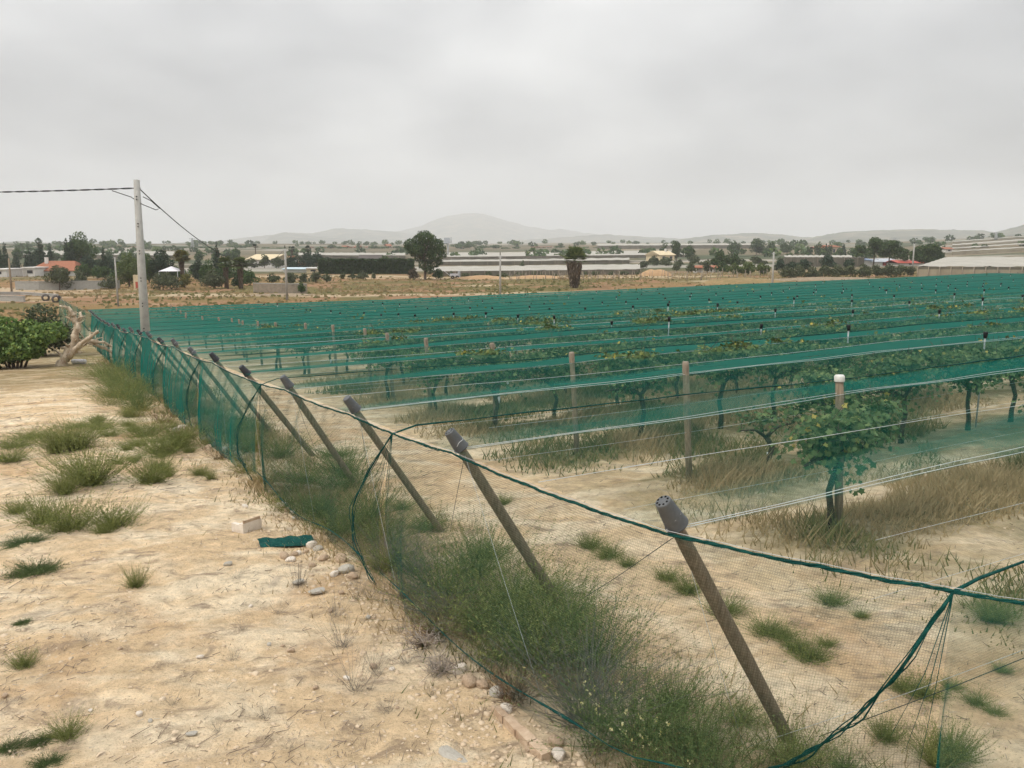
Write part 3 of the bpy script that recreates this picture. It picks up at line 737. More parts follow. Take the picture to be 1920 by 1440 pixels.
if len(STK) > 300:
    mb = MB()
    for d, n, j, p in STK[300:]:
        mb.tube([p, p + Vector((0, 0, 1.9))], .02, 4); mb.lathe([(0, .12), (.055, .12), (.05, 0)], 6, Matrix.Translation(p + Vector((0, 0, 1.8))))
    tag(mb.build('far_vine_stake', M_black), 'black capped stakes at the far side of the net field', 'stake', kind='stuff')

# ------------------------------------------------------------------ vines
def vine_mesh(seed, full=1.0, nleaf=1500):
    rg = np.random.default_rng(seed); r2 = random.Random(seed)
    mb = MB(); base = Vector((0, 0, -.1)); head = Vector((r2.uniform(-.08, .08), r2.uniform(-.06, .06), .85 + r2.uniform(-.1, .1)))
    mb.tube([base, Vector((.03, .02, .25)), Vector((-.03, .03, .55)), head], [.06, .045, .04, .045], 8)
    tips = []
    for sgn in (-1, 1):
        e = head + Vector((sgn * r2.uniform(.5, .85), r2.uniform(-.1, .1), r2.uniform(.1, .3)))
        mb.tube([head, head.lerp(e, .4) + Vector((0, 0, .12)), e], [.04, .028, .016], 6); tips.append(e)
    canes = []
    for k in range(int(22 * full)):
        o_ = head.lerp(tips[k % 2], r2.random()); e = o_ + Vector((r2.uniform(-.45, .45), r2.uniform(-.5, .5), r2.uniform(.35, .95)))
        m_ = o_.lerp(e, .5) + Vector((r2.uniform(-.1, .1), r2.uniform(-.1, .1), .1))
        d_ = e + Vector((r2.uniform(-.2, .2), r2.uniform(-.35, .35), r2.uniform(-.75, -.05)))
        mb.tube([o_, m_, e], [.008, .006, .003], 4); canes.append((o_, m_, e, d_))
    P = []
    for k in range(int(nleaf * full)):
        a, b, c2, d2 = canes[r2.randrange(len(canes))]; f = r2.random() ** .8 * 3
        q = a.lerp(b, f) if f < 1 else b.lerp(c2, f - 1) if f < 2 else c2.lerp(d2, f - 2)
        P.append(q + Vector((r2.gauss(0, .10), r2.gauss(0, .10), r2.gauss(0, .07))))
    P = np.array([tuple(p) for p in P]); P[:, 2] = np.minimum(P[:, 2], 1.61 + .14 * rg.random(len(P)) ** 4)
    nrm = np.tile([0, 0, .8], (len(P), 1)) + unit(P - np.array([0, 0, 1.2])) * .7
    V, F, idx = leaves(P, rg.uniform(.055, .105, len(P)), rg, unit(nrm), .55, shape='vine', droop=.15)
    ti = np.clip(rg.normal(.45, .2, len(P)) + (rg.random(len(P)) < .012) * .5 + .12 * (P[:, 2] - 1.3), 0, 1)
    return mb.mesh('trunk', M_vinewood), np_mesh('foliage', V, F, M_vine, tint=ti[idx])
VINES = [vine_mesh(100 + k, f) for k, f in enumerate((1.3, 1.15, 1.05, 1.3, .95))]
YOUNG = [vine_mesh(140, .28), vine_mesh(141, .22)]
guard_me = MB().tube([(0, 0, 0), (0.01, 0, .40)], .035, 8).mesh('guard', M_tube)
cand = []
for n in range(0, 22):
    for k in range(0, 72):
        r_ = 5.2 + k * 1.75 + rnd.uniform(-.25, .25)
        p = W(3 * n + rnd.uniform(-.1, .1), r_, 0, False)
        thick = 0.5 + 0.6 * float(sstep(5.5, 12, r_))
        cand.append((n, k + 1, r_, p, rnd.random(), thick))
vis = [c_ for c_ in cand if inframe(c_[3] + Vector((0, 0, 1.3)), 90)]
vis.sort(key=lambda c_: proj(c_[3])[2])
near = [c_ for c_ in vis if proj(c_[3])[2] < 36][:280]; farv = vis[len(near):]
for n, k, r_, p, q, thick in near:
    gap = q > thick + .35 and not (n == 1 and k == 1)
    young = (q > thick or (n == 2 and k == 2)) and not (n == 1 and k == 1)
    if gap or (k == 1 and n in (2, 3)) or (n == 1 and k in (2, 3)): continue
    tr, fo = (YOUNG[int(q * 100) % 2] if young else VINES[int(q * 1000) % 5])
    if n == 1 and k == 1: tr, fo = VINES[3]
    t = thing('grapevine', f'{"young grapevine in a white guard" if young else "leafy green grapevine"}, {ordw(k)} plant along the row of leaning post {ordw(n + 1)}', 'grapevine', p, math.atan2(EV[1], EV[0]) + rnd.choice((0, math.pi)) + rnd.uniform(-.12, .12), 'grapevines under the nets')
    sc = rnd.uniform(.92, 1.06); t.scale = (sc * 1.05, sc, sc if not young else sc * .62)
    obj('trunk', tr, t); obj('foliage', fo, t)
    if young: obj('guard', guard_me, t)
def far_vines():
    rg = np.random.default_rng(5); PP = []; SZ = []
    for n, k, r_, p, q, thick in farv:
        if q > .93: continue
        m_ = 44 if proj(p)[2] < 70 else 22
        a = rg.normal(0, 1, (m_, 3)) * np.array([.55, .33, .27]); a[:, 2] = np.minimum(a[:, 2] + 1.36, 1.60 + .27 * (rg.random(m_) < .12) * (q > .62))
        c0, s0_ = EV; x = a[:, 0] * c0 - a[:, 1] * s0_; y = a[:, 0] * s0_ + a[:, 1] * c0
        PP.append(np.stack([x + p.x, y + p.y, a[:, 2] + p.z], 1)); SZ.append(np.full(m_, .14 if m_ > 30 else .19))
    P = np.concatenate(PP); V, F, idx = leaves(P, np.concatenate(SZ), rg, np.tile([0, 0, 1.], (len(P), 1)), .4, .9)
    tag(obj('far_vine_foliage', np_mesh('far_vine_foliage', V, F, M_vine, tint=np.clip(rg.normal(.5, .2, len(P)) + .3 * (rg.random(len(P)) < .02), 0, 1)[idx])), 'mass of vine leaves under the far nets', 'vines', kind='stuff')
far_vines()

# ------------------------------------------------------------------ ground litter, stones, grass
def scatter_grass():
    rg = np.random.default_rng(31)
    # dry grass under the vine rows
    n = 190000
    s = np.round(rg.uniform(-3, 24, n) / 3) * 3 + rg.normal(0, .68, n); r = 2.8 + rg.gamma(2.0, 6.0, n)
    dens = sstep(2.8, 5.6, r) * (0.25 + 1.0 * sstep(.36, .60, fbm(s * .7, r * .45, 3, 71)))
    k = (rg.random(n) < dens) & (dens > .3) & (s > -8) & (s < 26)
    s, r = s[k], r[k]; xy = F0 + s[:, None] * DV + r[:, None] * EV
    D = np.hypot(xy[:, 0], xy[:, 1]); u = xy[:, 0] / np.maximum(xy[:, 1], .1)
    k = (D < 34) & (u < .75) & (u > -.5); xy, D, s, r = xy[k], D[k], s[k], r[k]; m = len(xy)
    z = gz(xy[:, 0], xy[:, 1])
    B = np.concatenate([xy, z[:, None]], 1)
    clump = fbm(xy[:, 0] * .8, xy[:, 1] * .8, 3, 72)
    h = rg.uniform(.08, .25, m) * (.5 + 1.1 * sstep(.35, .65, clump)) * np.where(rg.random(m) < .1, 1.5, 1) * (.35 + .65 * sstep(3.0, 5.0, r))
    az = rg.uniform(0, 2 * math.pi, m); lean = rg.uniform(.15, .9, m) * h
    tip = B + np.stack([np.cos(az) * lean, np.sin(az) * lean, h], 1)
    wd = (.0035 + .0006 * D)[:, None] * np.stack([-np.sin(az + 1), np.cos(az + 1), 0 * az], 1)
    V = np.stack([B - wd, B + wd, tip], 1).reshape(-1, 3)
    ti = np.clip(sstep(.36, .58, fbm(xy[:, 0] * .35, xy[:, 1] * .35, 3, 73)) * .8 + .16 + rg.normal(0, .14, m), 0, 1)
    tag(obj('dry_grass', np_mesh('dry_grass', V, np.arange(3 * m).reshape(m, 3), M_dry, tint=np.repeat(ti, 3))), 'dry yellow and green grass under the vine rows', 'grass', kind='stuff')
    # low sparse weeds and dead grass along both sides of the fence
    n = 60000
    s = rg.uniform(-3, 45, n); r = rg.normal(.42, .48, n)
    dens = sstep(.38, .60, fbm(s * .8, r * 1.1, 3, 75)) * .9 + .08
    k = (rg.random(n) < dens) & ~((s < -.3) & (r < 1.0)); s, r = s[k], r[k]; xy = F0 + s[:, None] * DV + r[:, None] * EV; m = len(s)
    D = np.hypot(xy[:, 0], xy[:, 1])
    B = np.concatenate([xy, gz(xy[:, 0], xy[:, 1])[:, None]], 1)
    h = rg.uniform(.05, .22, m) * np.where(r < -.35, .55, 1); az = rg.uniform(0, 6.28, m); lean = rg.uniform(.2, 1.0, m) * h
    tip = B + np.stack([np.cos(az) * lean, np.sin(az) * lean, h], 1)
    wd = (.0025 + .0005 * D)[:, None] * np.stack([-np.sin(az + 1), np.cos(az + 1), 0 * az], 1)
    V = np.stack([B - wd, B + wd, tip], 1).reshape(-1, 3)
    ti = np.clip(.15 + .75 * sstep(.35, .65, fbm(s * .5, r * .9, 3, 76)) + rg.normal(0, .18, m), 0, 1)
    tag(obj('fence_grass', np_mesh('fence_grass', V, np.arange(3 * m).reshape(m, 3), M_dry, tint=np.repeat(ti, 3))), 'mixed dead and green grass along the foot of the net fence', 'grass', kind='stuff')
    # far dry grass beyond the field
    n = 16000
    D = rg.uniform(66, 175, n); u = rg.uniform(-.72, .72, n); x = u * D; y = D
    s, r = to_sr(x, y); k = ((s > 68) | (r < -2)) & (rg.random(n) < sstep(.38, .6, fbm(x * .09, y * .09, 3, 78)) + .12); x, y, D = x[k], y[k], D[k]; m = len(x)
    B = np.stack([x, y, gz(x, y)], 1); h = rg.uniform(.06, .30, m); az = rg.uniform(0, 6.28, m)
    wd = np.stack([np.cos(az), np.sin(az), 0 * az], 1) * rg.uniform(.1, .4, m)[:, None]
    V = np.stack([B - wd, B + wd, B + wd * .6 + np.stack([0 * h, 0 * h, h], 1), B - wd * .5 + np.stack([0 * h, 0 * h, h * .8], 1)], 1).reshape(-1, 3)
    ti = np.clip(.0 + .75 * fbm(x * .05, y * .05, 3, 79) + rg.normal(0, .12, m), 0, 1)
    tag(obj('far_grass', np_mesh('far_grass', V, np.arange(4 * m).reshape(m, 4), M_dry, tint=np.repeat(ti, 4))), 'tawny grass on the waste ground beyond the nets', 'grass', kind='stuff')
scatter_grass()
def scatter_litter():
    rg = np.random.default_rng(41)
    def pick(n, lim):
        d = 2.5 * (lim / 2.5) ** rg.random(n); u = rg.uniform(-.75, .75, n); x = u * d; y = d; s, r = to_sr(x, y); return x, y, s, r, d
    # twigs
    x, y, s, r, d = pick(15000, 30)
    keep = ((r < .3) & (rg.random(len(x)) < .10 + .9 * sstep(.48, .66, fbm(x * .7, y * .7, 4, 81)))) | ((r > .3) & (rg.random(len(x)) < .28))
    x, y, d = x[keep], y[keep], d[keep]; m = len(x)
    az = rg.normal(1.1, .8, m); ln = (rg.gamma(2, .012, m) + .006) * (.6 + .05 * d); dx = np.stack([np.cos(az), np.sin(az)], 1) * ln[:, None]
    A = np.stack([x, y], 1) - dx; Bp = np.stack([x, y], 1) + dx
    A3 = np.concatenate([A, (gz(A[:, 0], A[:, 1]) + .006)[:, None]], 1); B3 = np.concatenate([Bp, (gz(Bp[:, 0], Bp[:, 1]) + .006 + rg.random(m) * .02)[:, None]], 1)
    w = np.stack([-np.sin(az), np.cos(az), 0 * az], 1) * (.0010 + .00028 * d)[:, None]; up = np.array([0, 0, 1.]) * (.0030 + .0004 * d)[:, None]
    V = np.stack([A3 - w, B3 - w * .5, (A3 + up), A3 + w, B3 + w * .5, B3 + up * .6], 1).reshape(-1, 3)
    o = np.arange(m)[:, None] * 6
    F = np.concatenate([o + np.array([[0, 1, 5, 2]]), o + np.array([[3, 2, 5, 4]])])
    tag(obj('twig_litter', np_mesh('twig_litter', V, F, M_twig, tint=np.repeat(rg.random(m), 6))), 'dry twigs and stalks strewn over the sand', 'twigs', kind='stuff')
    # pebbles
    x, y, s, r, d = pick(26000, 26)
    f = np.exp(-((r + .5) / .45) ** 2)
    keep = rg.random(len(x)) < np.where(r < .2, .14 + .5 * sstep(.5, .68, fbm(x * .8, y * .8, 4, 91)) + f * .9, .06)
    x, y, d, f = x[keep], y[keep], d[keep], f[keep]; m = len(x)
    sz = (rg.gamma(2, .0034, m) + .003 + .0005 * d) * (1 + .5 * f)
    base = np.array([[1, 0, 0], [0, 1, 0], [-1, 0, 0], [0, -1, 0], [.6, .6, .7], [-.6, .5, .65], [-.5, -.6, .7], [.6, -.6, .6]])
    V = base[None] * rg.uniform(.65, 1.3, (m, 8, 3)) * sz[:, None, None]; V[..., 2] *= .75
    a = rg.uniform(0, 6.28, m); ca, sa = np.cos(a)[:, None], np.sin(a)[:, None]
    X = V[..., 0] * ca - V[..., 1] * sa + x[:, None]; Y = V[..., 0] * sa + V[..., 1] * ca + y[:, None]; Z = V[..., 2] + gz(x, y)[:, None] - sz[:, None] * .1
    Fb = np.array([[0, 1, 5, 4], [1, 2, 6, 5], [2, 3, 7, 6], [3, 0, 4, 7], [4, 5, 6, 7]])
    F = (np.arange(m)[:, None, None] * 8 + Fb[None]).reshape(-1, 4)
    tag(obj('pebbles', np_mesh('pebbles', np.stack([X, Y, Z], -1).reshape(-1, 3), F, M_gravel)), 'small pale pebbles scattered on the sand', 'pebbles', kind='stuff')
scatter_litter()
import bmesh
def stone_mesh(seed, mat):
    bm = bmesh.new(); bmesh.ops.create_icosphere(bm, subdivisions=2, radius=1.0); r2 = random.Random(seed)
    cuts = [Vector((r2.gauss(0, 1), r2.gauss(0, 1), r2.gauss(0, 1))).normalized() for _ in range(7)]
    off = [r2.uniform(.55, .9) for _ in cuts]
    for v in bm.verts:
        for c_, o_ in zip(cuts, off):
            d = v.co.dot(c_)
            if d > o_: v.co -= c_ * (d - o_) * .85
        v.co *= 1 + r2.uniform(-.04, .04)
    me = bpy.data.meshes.new('stone'); bm.to_mesh(me); bm.free(); me.materials.append(mat)
    return me
ST = [stone_mesh(k, m_) for k, m_ in enumerate((M_stone, M_stonew, M_stone, M_stonew, M_stoneg, M_stone, M_stoneg))]
stone_px = [(1042, 1388, 24), (1048, 1412, 26), (995, 1400, 18), (948, 1330, 20), (932, 1302, 24), (905, 1283, 22), (880, 1278, 26), (862, 1252, 22), (700, 1240, 12), (735, 1248, 9),
            (650, 1068, 22), (662, 1082, 16), (640, 1050, 20), (627, 1075, 14), (607, 1050, 14), (585, 1022, 18), (597, 1030, 14), (574, 1036, 10), (533, 1045, 16), (545, 1052, 14), (552, 1040, 12), (560, 1038, 10), (428, 1058, 12),
            (505, 922, 14), (517, 935, 12), (530, 945, 16), (540, 955, 12), (548, 962, 10), (553, 972, 9), (492, 912, 10), (487, 902, 9), (460, 880, 12), (452, 862, 12), (420, 842, 12), (405, 832, 14), (392, 838, 12), (440, 850, 12), (380, 822, 10), (365, 812, 10), (340, 800, 12), (329, 805, 12), (322, 770, 10), (345, 790, 9),
            (460, 950, 10), (640, 1110, 10), (595, 1108, 24), (560, 1090, 18), (620, 1140, 9), (545, 1215, 11), (650, 1262, 10), (592, 1285, 9), (262, 1332, 12), (282, 1345, 8), (225, 1210, 8), (10, 1305, 10), (375, 1225, 10), (360, 1375, 16), (170, 1325, 7), (505, 1205, 8), (530, 1205, 7), (745, 1320, 7), (820, 1200, 10), (610, 1005, 8), (470, 1130, 7), (690, 1150, 8), (585, 1060, 12)]
for i, (x, y, w) in enumerate(stone_px):
    p, Z = G(x, y + w * .3); r_ = w * Z / FPX / 2 * 1.3
    k = 6 if (x, y) in ((595, 1108), (560, 1090), (360, 1375)) else i % 6
    o = obj('stone', ST[k]); o.location = p + Vector((0, 0, r_ * .35)); o.scale = (r_ * 1.15, r_ * .95, r_ * (.75 if k != 6 else .3)); o.rotation_euler = (rnd.uniform(-.3, .3) if k != 6 else 0, rnd.uniform(-.3, .3) if k != 6 else 0, rnd.uniform(0, 6))
    size = 'large' if w >= 20 else 'middling' if w >= 12 else 'small'
    side = 'on the sand' if not (-1.1 < to_sr(p.x, p.y)[1] < 1) else 'at the foot of the net fence'
    STONES = globals().setdefault('STONES', []); STONES.append((o, size, side, Z))
STONES.sort(key=lambda a: a[3]); cnt = {}
for o, size, side, Z in STONES:
    key = (size, side); cnt[key] = cnt.get(key, 0) + 1
    tag(o, f'{size} pale stone {side}, {ordw(cnt[key])} such from the camera', 'stone', 'loose stones')

# ------------------------------------------------------------------ weeds
def weed_mesh(seed, mat, stems=110, per=16, h=.6, spread=.5, leaf=.05, asp=.16, up=.55, flowers=0, bare=.15, wid=.0022):
    rg = np.random.default_rng(seed)
    az = rg.uniform(0, 6.283, stems); el = np.clip(rg.normal(up, .28, stems), .08, 1.5); L_ = h * rg.uniform(.55, 1.1, stems) / np.maximum(np.sin(np.clip(el, .45, 1.5)), .45)
    d = np.stack([np.cos(az) * np.cos(el), np.sin(az) * np.cos(el), np.sin(el)], 1); d[:, :2] *= spread / .5
    o_ = np.stack([rg.normal(0, .08, stems), rg.normal(0, .08, stems), np.full(stems, -.02)], 1)
    curve = rg.uniform(.05, .35, stems)
    def pt(f): return o_ + d * (L_ * f)[:, None] + np.array([0, 0, 1.]) * (curve * L_ * (f * f) * (1 if up > .3 else .2))[:, None]
    P = []; A = []
    T_ = []
    base_t = rg.normal(.45, .16, stems)
    for j in range(per):
        f = np.clip(bare + (1 - bare) * (j + rg.random(stems)) / per, 0, 1.02)
        p = pt(f); q = pt(f + .03) - p
        P.append(p + rg.normal(0, .006, (stems, 3))); A.append(unit(q) + rg.normal(0, .55, (stems, 3)) + np.array([0, 0, .25])); T_.append(np.clip(base_t + .35 * (f - .5) + rg.normal(0, .1, stems), 0, 1))
    P = np.concatenate(P); A = unit(np.concatenate(A)); T_ = np.concatenate(T_)
    P = P + A * leaf * .4
    V, F, idx = leaves(P, rg.uniform(.6, 1.25, len(P)) * leaf, rg, None, 0, asp, 'lance', along=A)
    ti = T_[idx]
    # stems as thin ribbons
    nseg = 4; SV = []; ST_ = []
    side = unit(np.cross(d, rg.normal(size=(stems, 3)))) * wid
    rows = [pt(np.full(stems, j / nseg)) for j in range(nseg + 1)]
    VS = np.concatenate([np.stack([rows[j] - side * (1 - .6 * j / nseg), rows[j] + side * (1 - .6 * j / nseg), rows[j + 1] + side * (1 - .6 * (j + 1) / nseg), rows[j + 1] - side * (1 - .6 * (j + 1) / nseg)], 1) for j in range(nseg)]).reshape(-1, 3)
    FS = np.arange(len(VS)).reshape(-1, 4)
    me = np_mesh('leaves', np.concatenate([V, VS]), np.concatenate([F, FS + len(V)]), mat, tint=np.concatenate([ti, np.full(len(VS), .12)]))
    fl = None
    if flowers:
        k = rg.choice(stems, flowers, replace=False); p = pt(np.full(stems, 1.05))[k]
        p = np.repeat(p, 5, 0) + rg.normal(0, .012, (flowers * 5, 3))
        V2, F2, i2 = leaves(p, rg.uniform(.012, .026, len(p)), rg, aspect=.9); fl = np_mesh('flowers', V2, F2, M_flower, tint=rg.random(len(p))[i2])
    return me, fl
WG = [weed_mesh(200 + k, (M_weed, M_weedb)[k % 2], 260, 22, .62, .50, .038, .24, .8) for k in range(4)]
WY = [weed_mesh(210 + k, M_weedy, 110, 16, .5, .5, .045, .2, .7) for k in range(2)]
WGR = [weed_mesh(220 + k, M_weedg, 170, 15, .52, .55, .035, .10, .65, wid=.003) for k in range(2)]
WR = [weed_mesh(230 + k, M_weedr, 120, 12, .40, .5, .04, .12, .7, wid=.003) for k in range(2)]
WFL = weed_mesh(240, M_weed, 60, 12, .62, .35, .05, .2, 1.0, flowers=16)
WM = [weed_mesh(250 + k, M_mat, 420, 24, .16, .75, .022, .45, .14) for k in range(2)]
WB = [weed_mesh(280 + k, M_weedb, 420, 26, .55, .55, .034, .32, .85) for k in range(2)]
WT = [weed_mesh(260 + k, M_weedb, 280, 16, .24, .5, .022, .38, .55) for k in range(3)]
WD = [weed_mesh(270, M_weedg, 40, 8, .4, .5, .05, .06, .7, wid=.003)]
def weed(kind, p, w, h, label, group):
    me, fl = kind
    t = thing('weed_clump', label, 'weed', p, rnd.uniform(0, 6.28), group)
    t.scale = (w, w, h); obj('leaves', me, t)
    if fl: obj('flowers', fl, t)
    return t
# belt along the fence: (s, r, width scale, height scale, kind)
BELT = [(-.1, .3, .6, .5, 'g'), (-.5, 1.15, .5, .42, 'g'), (.35, 1.05, .45, .4, 'g'), (.25, .55, .7, .6, 'g'), (.55, .15, 1.0, .9, 'g'), (-.25, .95, .6, .55, 'g'), (.75, .75, .6, .6, 'g'), (.95, -.25, .8, .9, 'gr'), (1.25, .25, 1.0, .9, 'gr'), (.6, -.5, .55, .8, 'fl'), (.15, -.35, .6, .7, 'fl'), (1.5, -.35, .75, .8, 'r'), (1.7, .7, .9, .85, 'g'),
        (1.95, .1, 1.1, .95, 'g'), (2.2, -.35, .7, .75, 'y'), (2.4, .45, 1.1, .9, 'g'), (2.55, 1.0, .95, .85, 'g'), (2.9, .1, 1.0, .9, 'g'), (2.95, -.4, .75, .7, 'r'), (3.15, .7, 1.0, .95, 'g'), (3.3, 1.2, .8, .8, 'g'), (3.45, -.2, .85, .85, 'gr'), (3.9, .35, 1.0, .9, 'g'), (4.1, -.4, .7, .7, 'gr'),
        (4.3, .9, .9, .9, 'g'), (4.7, 1.25, .7, .7, 'g'), (4.75, .2, .75, .8, 'gr'), (4.95, -.3, .7, .8, 'g'), (5.3, .1, .8, .8, 'gr'), (6.0, .4, .9, .8, 'g'), (6.2, 1.1, .8, .7, 'g'), (6.4, -.3, .8, .7, 'g'), (7.0, .6, .9, .8, 'g'), (7.3, 1.2, .6, .6, 'g'), (7.6, -.25, .7, .7, 'g'),
        (8.3, -.75, .8, .6, 'y'), (9.0, .9, 1.0, .85, 'g'), (9.6, .4, 1.0, .8, 'g'), (9.9, 1.2, .9, .8, 'g'), (10.3, -.4, .8, .6, 'y'), (11.2, -.8, 1.0, .7, 'y'), (12.2, .7, 1.0, .8, 'g'), (12.8, -.6, .8, .6, 'r'), (13.4, .2, .9, .7, 'g'), (14.5, -.9, 1.0, .7, 'y'), (15.2, .7, .9, .7, 'g'),
        (16, -.7, 1.0, .8, 'r'), (17.2, -.9, 1.2, .9, 'y'), (18, .6, .9, .7, 'g'), (18.7, -.6, 1.2, .8, 'r'), (20, -1.1, 1.4, .9, 'y'), (21.2, .3, .9, .8, 'g'), (21.5, -.9, 1.4, 1.0, 'g'), (22.8, -1.5, 1.4, 1.0, 'y'), (24, -.8, 1.6, 1.1, 'g'), (25.5, -1.3, 1.5, 1.1, 'y'), (26.5, -.7, 1.4, 1.2, 'g'), (28.5, -1.0, 1.6, 1.3, 'g'), (31, -.9, 1.8, 1.4, 'g'), (33.5, -1.2, 1.7, 1.2, 'y')]
KND = {'g': (WG, 'green feathery'), 'y': (WY, 'yellow-green'), 'gr': (WGR, 'grey dried-out'), 'r': (WR, 'rusty brown'), 'fl': ([WFL], 'yellow-flowered')}
cnt = {}
for i, (s, r, w, h, k) in enumerate(sorted(BELT)):
    ms, word = KND[k]; cnt[k] = cnt.get(k, 0) + 1
    if r < .3 and s < 16: r = r * .55 + (.22 if k not in 'r' else .02)
    if 1.0 <= r and s < 8: h *= .55
    weed(ms[i % len(ms)], W(s, r, 0, False), w * .88, h * rnd.uniform(.62, .95), f'{word} weed clump along the net fence, {ordw(cnt[k])} of its colour from the camera', 'weed clumps along the fence')
# clumps on the sand and on the track behind the net: pixel foot, width px, height px, kind
SPOT = [(145, 842, 105, 45, 'g'), (170, 908, 130, 62, 'g'), (120, 925, 70, 40, 'g'), (105, 850, 60, 40, 'g'), (30, 838, 60, 18, 't'), (20, 868, 50, 24, 't'), (60, 822, 60, 14, 't'), (305, 850, 70, 34, 't'), (340, 838, 70, 40, 'g'), (285, 905, 60, 40, 't'), (270, 818, 50, 22, 't'), (215, 985, 70, 40, 't'), (195, 1000, 30, 22, 't'),
        (130, 990, 80, 50, 't'), (80, 978, 60, 44, 't'), (32, 960, 36, 22, 't'), (45, 1018, 90, 18, 'm'), (65, 1075, 90, 46, 'm'), (255, 1098, 30, 34, 't'), (42, 1168, 34, 14, 'm'), (45, 1250, 40, 26, 't'), (75, 1388, 50, 26, 'm'), (125, 1380, 50, 34, 't'), (20, 1400, 60, 30, 'm'), (90, 1430, 70, 30, 'm'), (225, 745, 50, 26, 't'), (190, 805, 40, 14, 't'), (240, 800, 26, 12, 't'), (375, 890, 30, 18, 't'), (150, 800, 50, 10, 't'),
        (560, 1100, 40, 60, 'd'), (665, 1290, 60, 70, 'd'), (640, 1210, 50, 60, 'd'), (700, 1250, 44, 46, 'd'), (800, 1150, 40, 50, 'd'),
        (1290, 1400, 80, 40, 'g'), (1105, 1020, 40, 26, 't'), (1140, 1040, 44, 26, 't'), (1175, 1060, 30, 18, 't'), (1250, 1090, 40, 20, 't'), (1290, 1110, 50, 30, 't'), (1360, 1145, 60, 28, 't'), (1560, 1130, 52, 24, 't'), (1615, 1155, 28, 14, 't'), (1440, 1185, 60, 24, 't'), (1470, 1192, 40, 20, 't'), (1520, 1228, 60, 32, 't'), (1490, 1212, 40, 20, 't'), (1550, 1205, 30, 14, 't'),
        (1730, 1300, 70, 34, 't'), (1690, 1290, 36, 22, 't'), (1785, 1285, 34, 16, 't'), (1830, 1320, 40, 22, 't'), (1865, 1340, 36, 14, 't'), (1760, 1435, 110, 60, 'g'), (1660, 1390, 50, 40, 't'), (1880, 1255, 30, 12, 't'), (945, 945, 24, 18, 't'), (630, 855, 50, 14, 't'), (1860, 1170, 90, 44, 'g'), (1790, 1420, 60, 50, 't')]
SPOT += [(rnd.uniform(150, 330) + (y_ - 760) * .55, y_, rnd.uniform(14, 34), rnd.uniform(8, 18), 't') for y_ in np.linspace(762, 905, 22)]
SPOT += [(rnd.uniform(600, 740) + (y_ - 1150) * .7, y_, rnd.uniform(24, 44), rnd.uniform(20, 40), 'd') for y_ in np.linspace(1120, 1330, 8)]
SPOT += [(rnd.uniform(150, 800), y_, rnd.uniform(20, 40), rnd.uniform(12, 24), 'd') for y_ in np.linspace(1090, 1400, 12)]
cnt = {}
for i, (x, y, w, h, k) in enumerate(sorted(SPOT, key=lambda a: -a[1])):
    p, Z = G(x, y); ms, word, bw, bh = {'g': (WB, 'bushy green', 1.05, .62), 't': (WT, 'small green', .50, .27), 'm': (WM, 'flat dark green', .95, .3), 'd': (WD, 'sparse dry', .7, .42)}[k]
    side = 'on the bare sand' if to_sr(p.x, p.y)[1] < .3 else 'on the sandy track behind the net'
    cnt[(k, side)] = cnt.get((k, side), 0) + 1
    weed(ms[i % len(ms)], p, w * Z / FPX / bw, h * Z / FPX / bh * 1.05, f'{word} weed {side}, {ordw(cnt[(k, side)])} such from the camera', 'weeds on the sand')

# ------------------------------------------------------------------ trees
def crown_mesh(lobes, n, size, mat, seed, aspect=.7, shell=.55, nmix=.45):
    rg = np.random.default_rng(seed); P = []; NR = []
    vol = np.array([l[3] * l[4] + l[3] * l[5] for l in lobes]); cnt_ = np.maximum(8, (n * vol / vol.sum()).astype(int))
    for l, k in zip(lobes, cnt_):
        d = unit(rg.normal(size=(k, 3))); rad = (shell + (1.06 - shell) * rg.random(k) ** .55)[:, None]
        lump = 1 + .16 * np.sin(d[:, :1] * 7 + l[0]) * np.sin(d[:, 1:2] * 6 + l[1]) * np.sin(d[:, 2:] * 6 + 1)
        P.append(np.array(l[:3]) + d * rad * lump * np.array(l[3:6])); NR.append(d)
    P = np.concatenate(P); NR = np.concatenate(NR)
    P[:, 2] = np.maximum(P[:, 2], .05)
    V, F, idx = leaves(P, rg.uniform(.6, 1.35, len(P)) * size, rg, NR, nmix, aspect)
    zz = (P[:, 2] - P[:, 2].min()) / max(np.ptp(P[:, 2]), .1)
    ti = np.clip(rg.normal(.42, .2, len(P)) + .22 * (rg.random(len(P)) < .2), 0, 1)
    return np_mesh('crown', V, F, mat, tint=ti[idx])
def trunk_mesh(h, r0, lobes, r2, mat=None, lean=.04):
    mb = MB(); top = Vector((r2.uniform(-lean, lean) * h, 0, h))
    mb.tube([(0, 0, -.3), Vector((0, 0, 0)), top * .5 + Vector((lean * h * .5, 0, 0)), top], [r0 * 1.25, r0, r0 * .8, r0 * .5], 8)
    for l in lobes[:7]:
        e = Vector(l[:3]); s_ = top * r2.uniform(.55, .95)
        mb.tube([s_, s_.lerp(e, .5) + Vector((0, 0, -.05 * h)), e], [r0 * .45, r0 * .3, r0 * .12], 5)
    return mb.mesh('trunk', mat or M_bark)
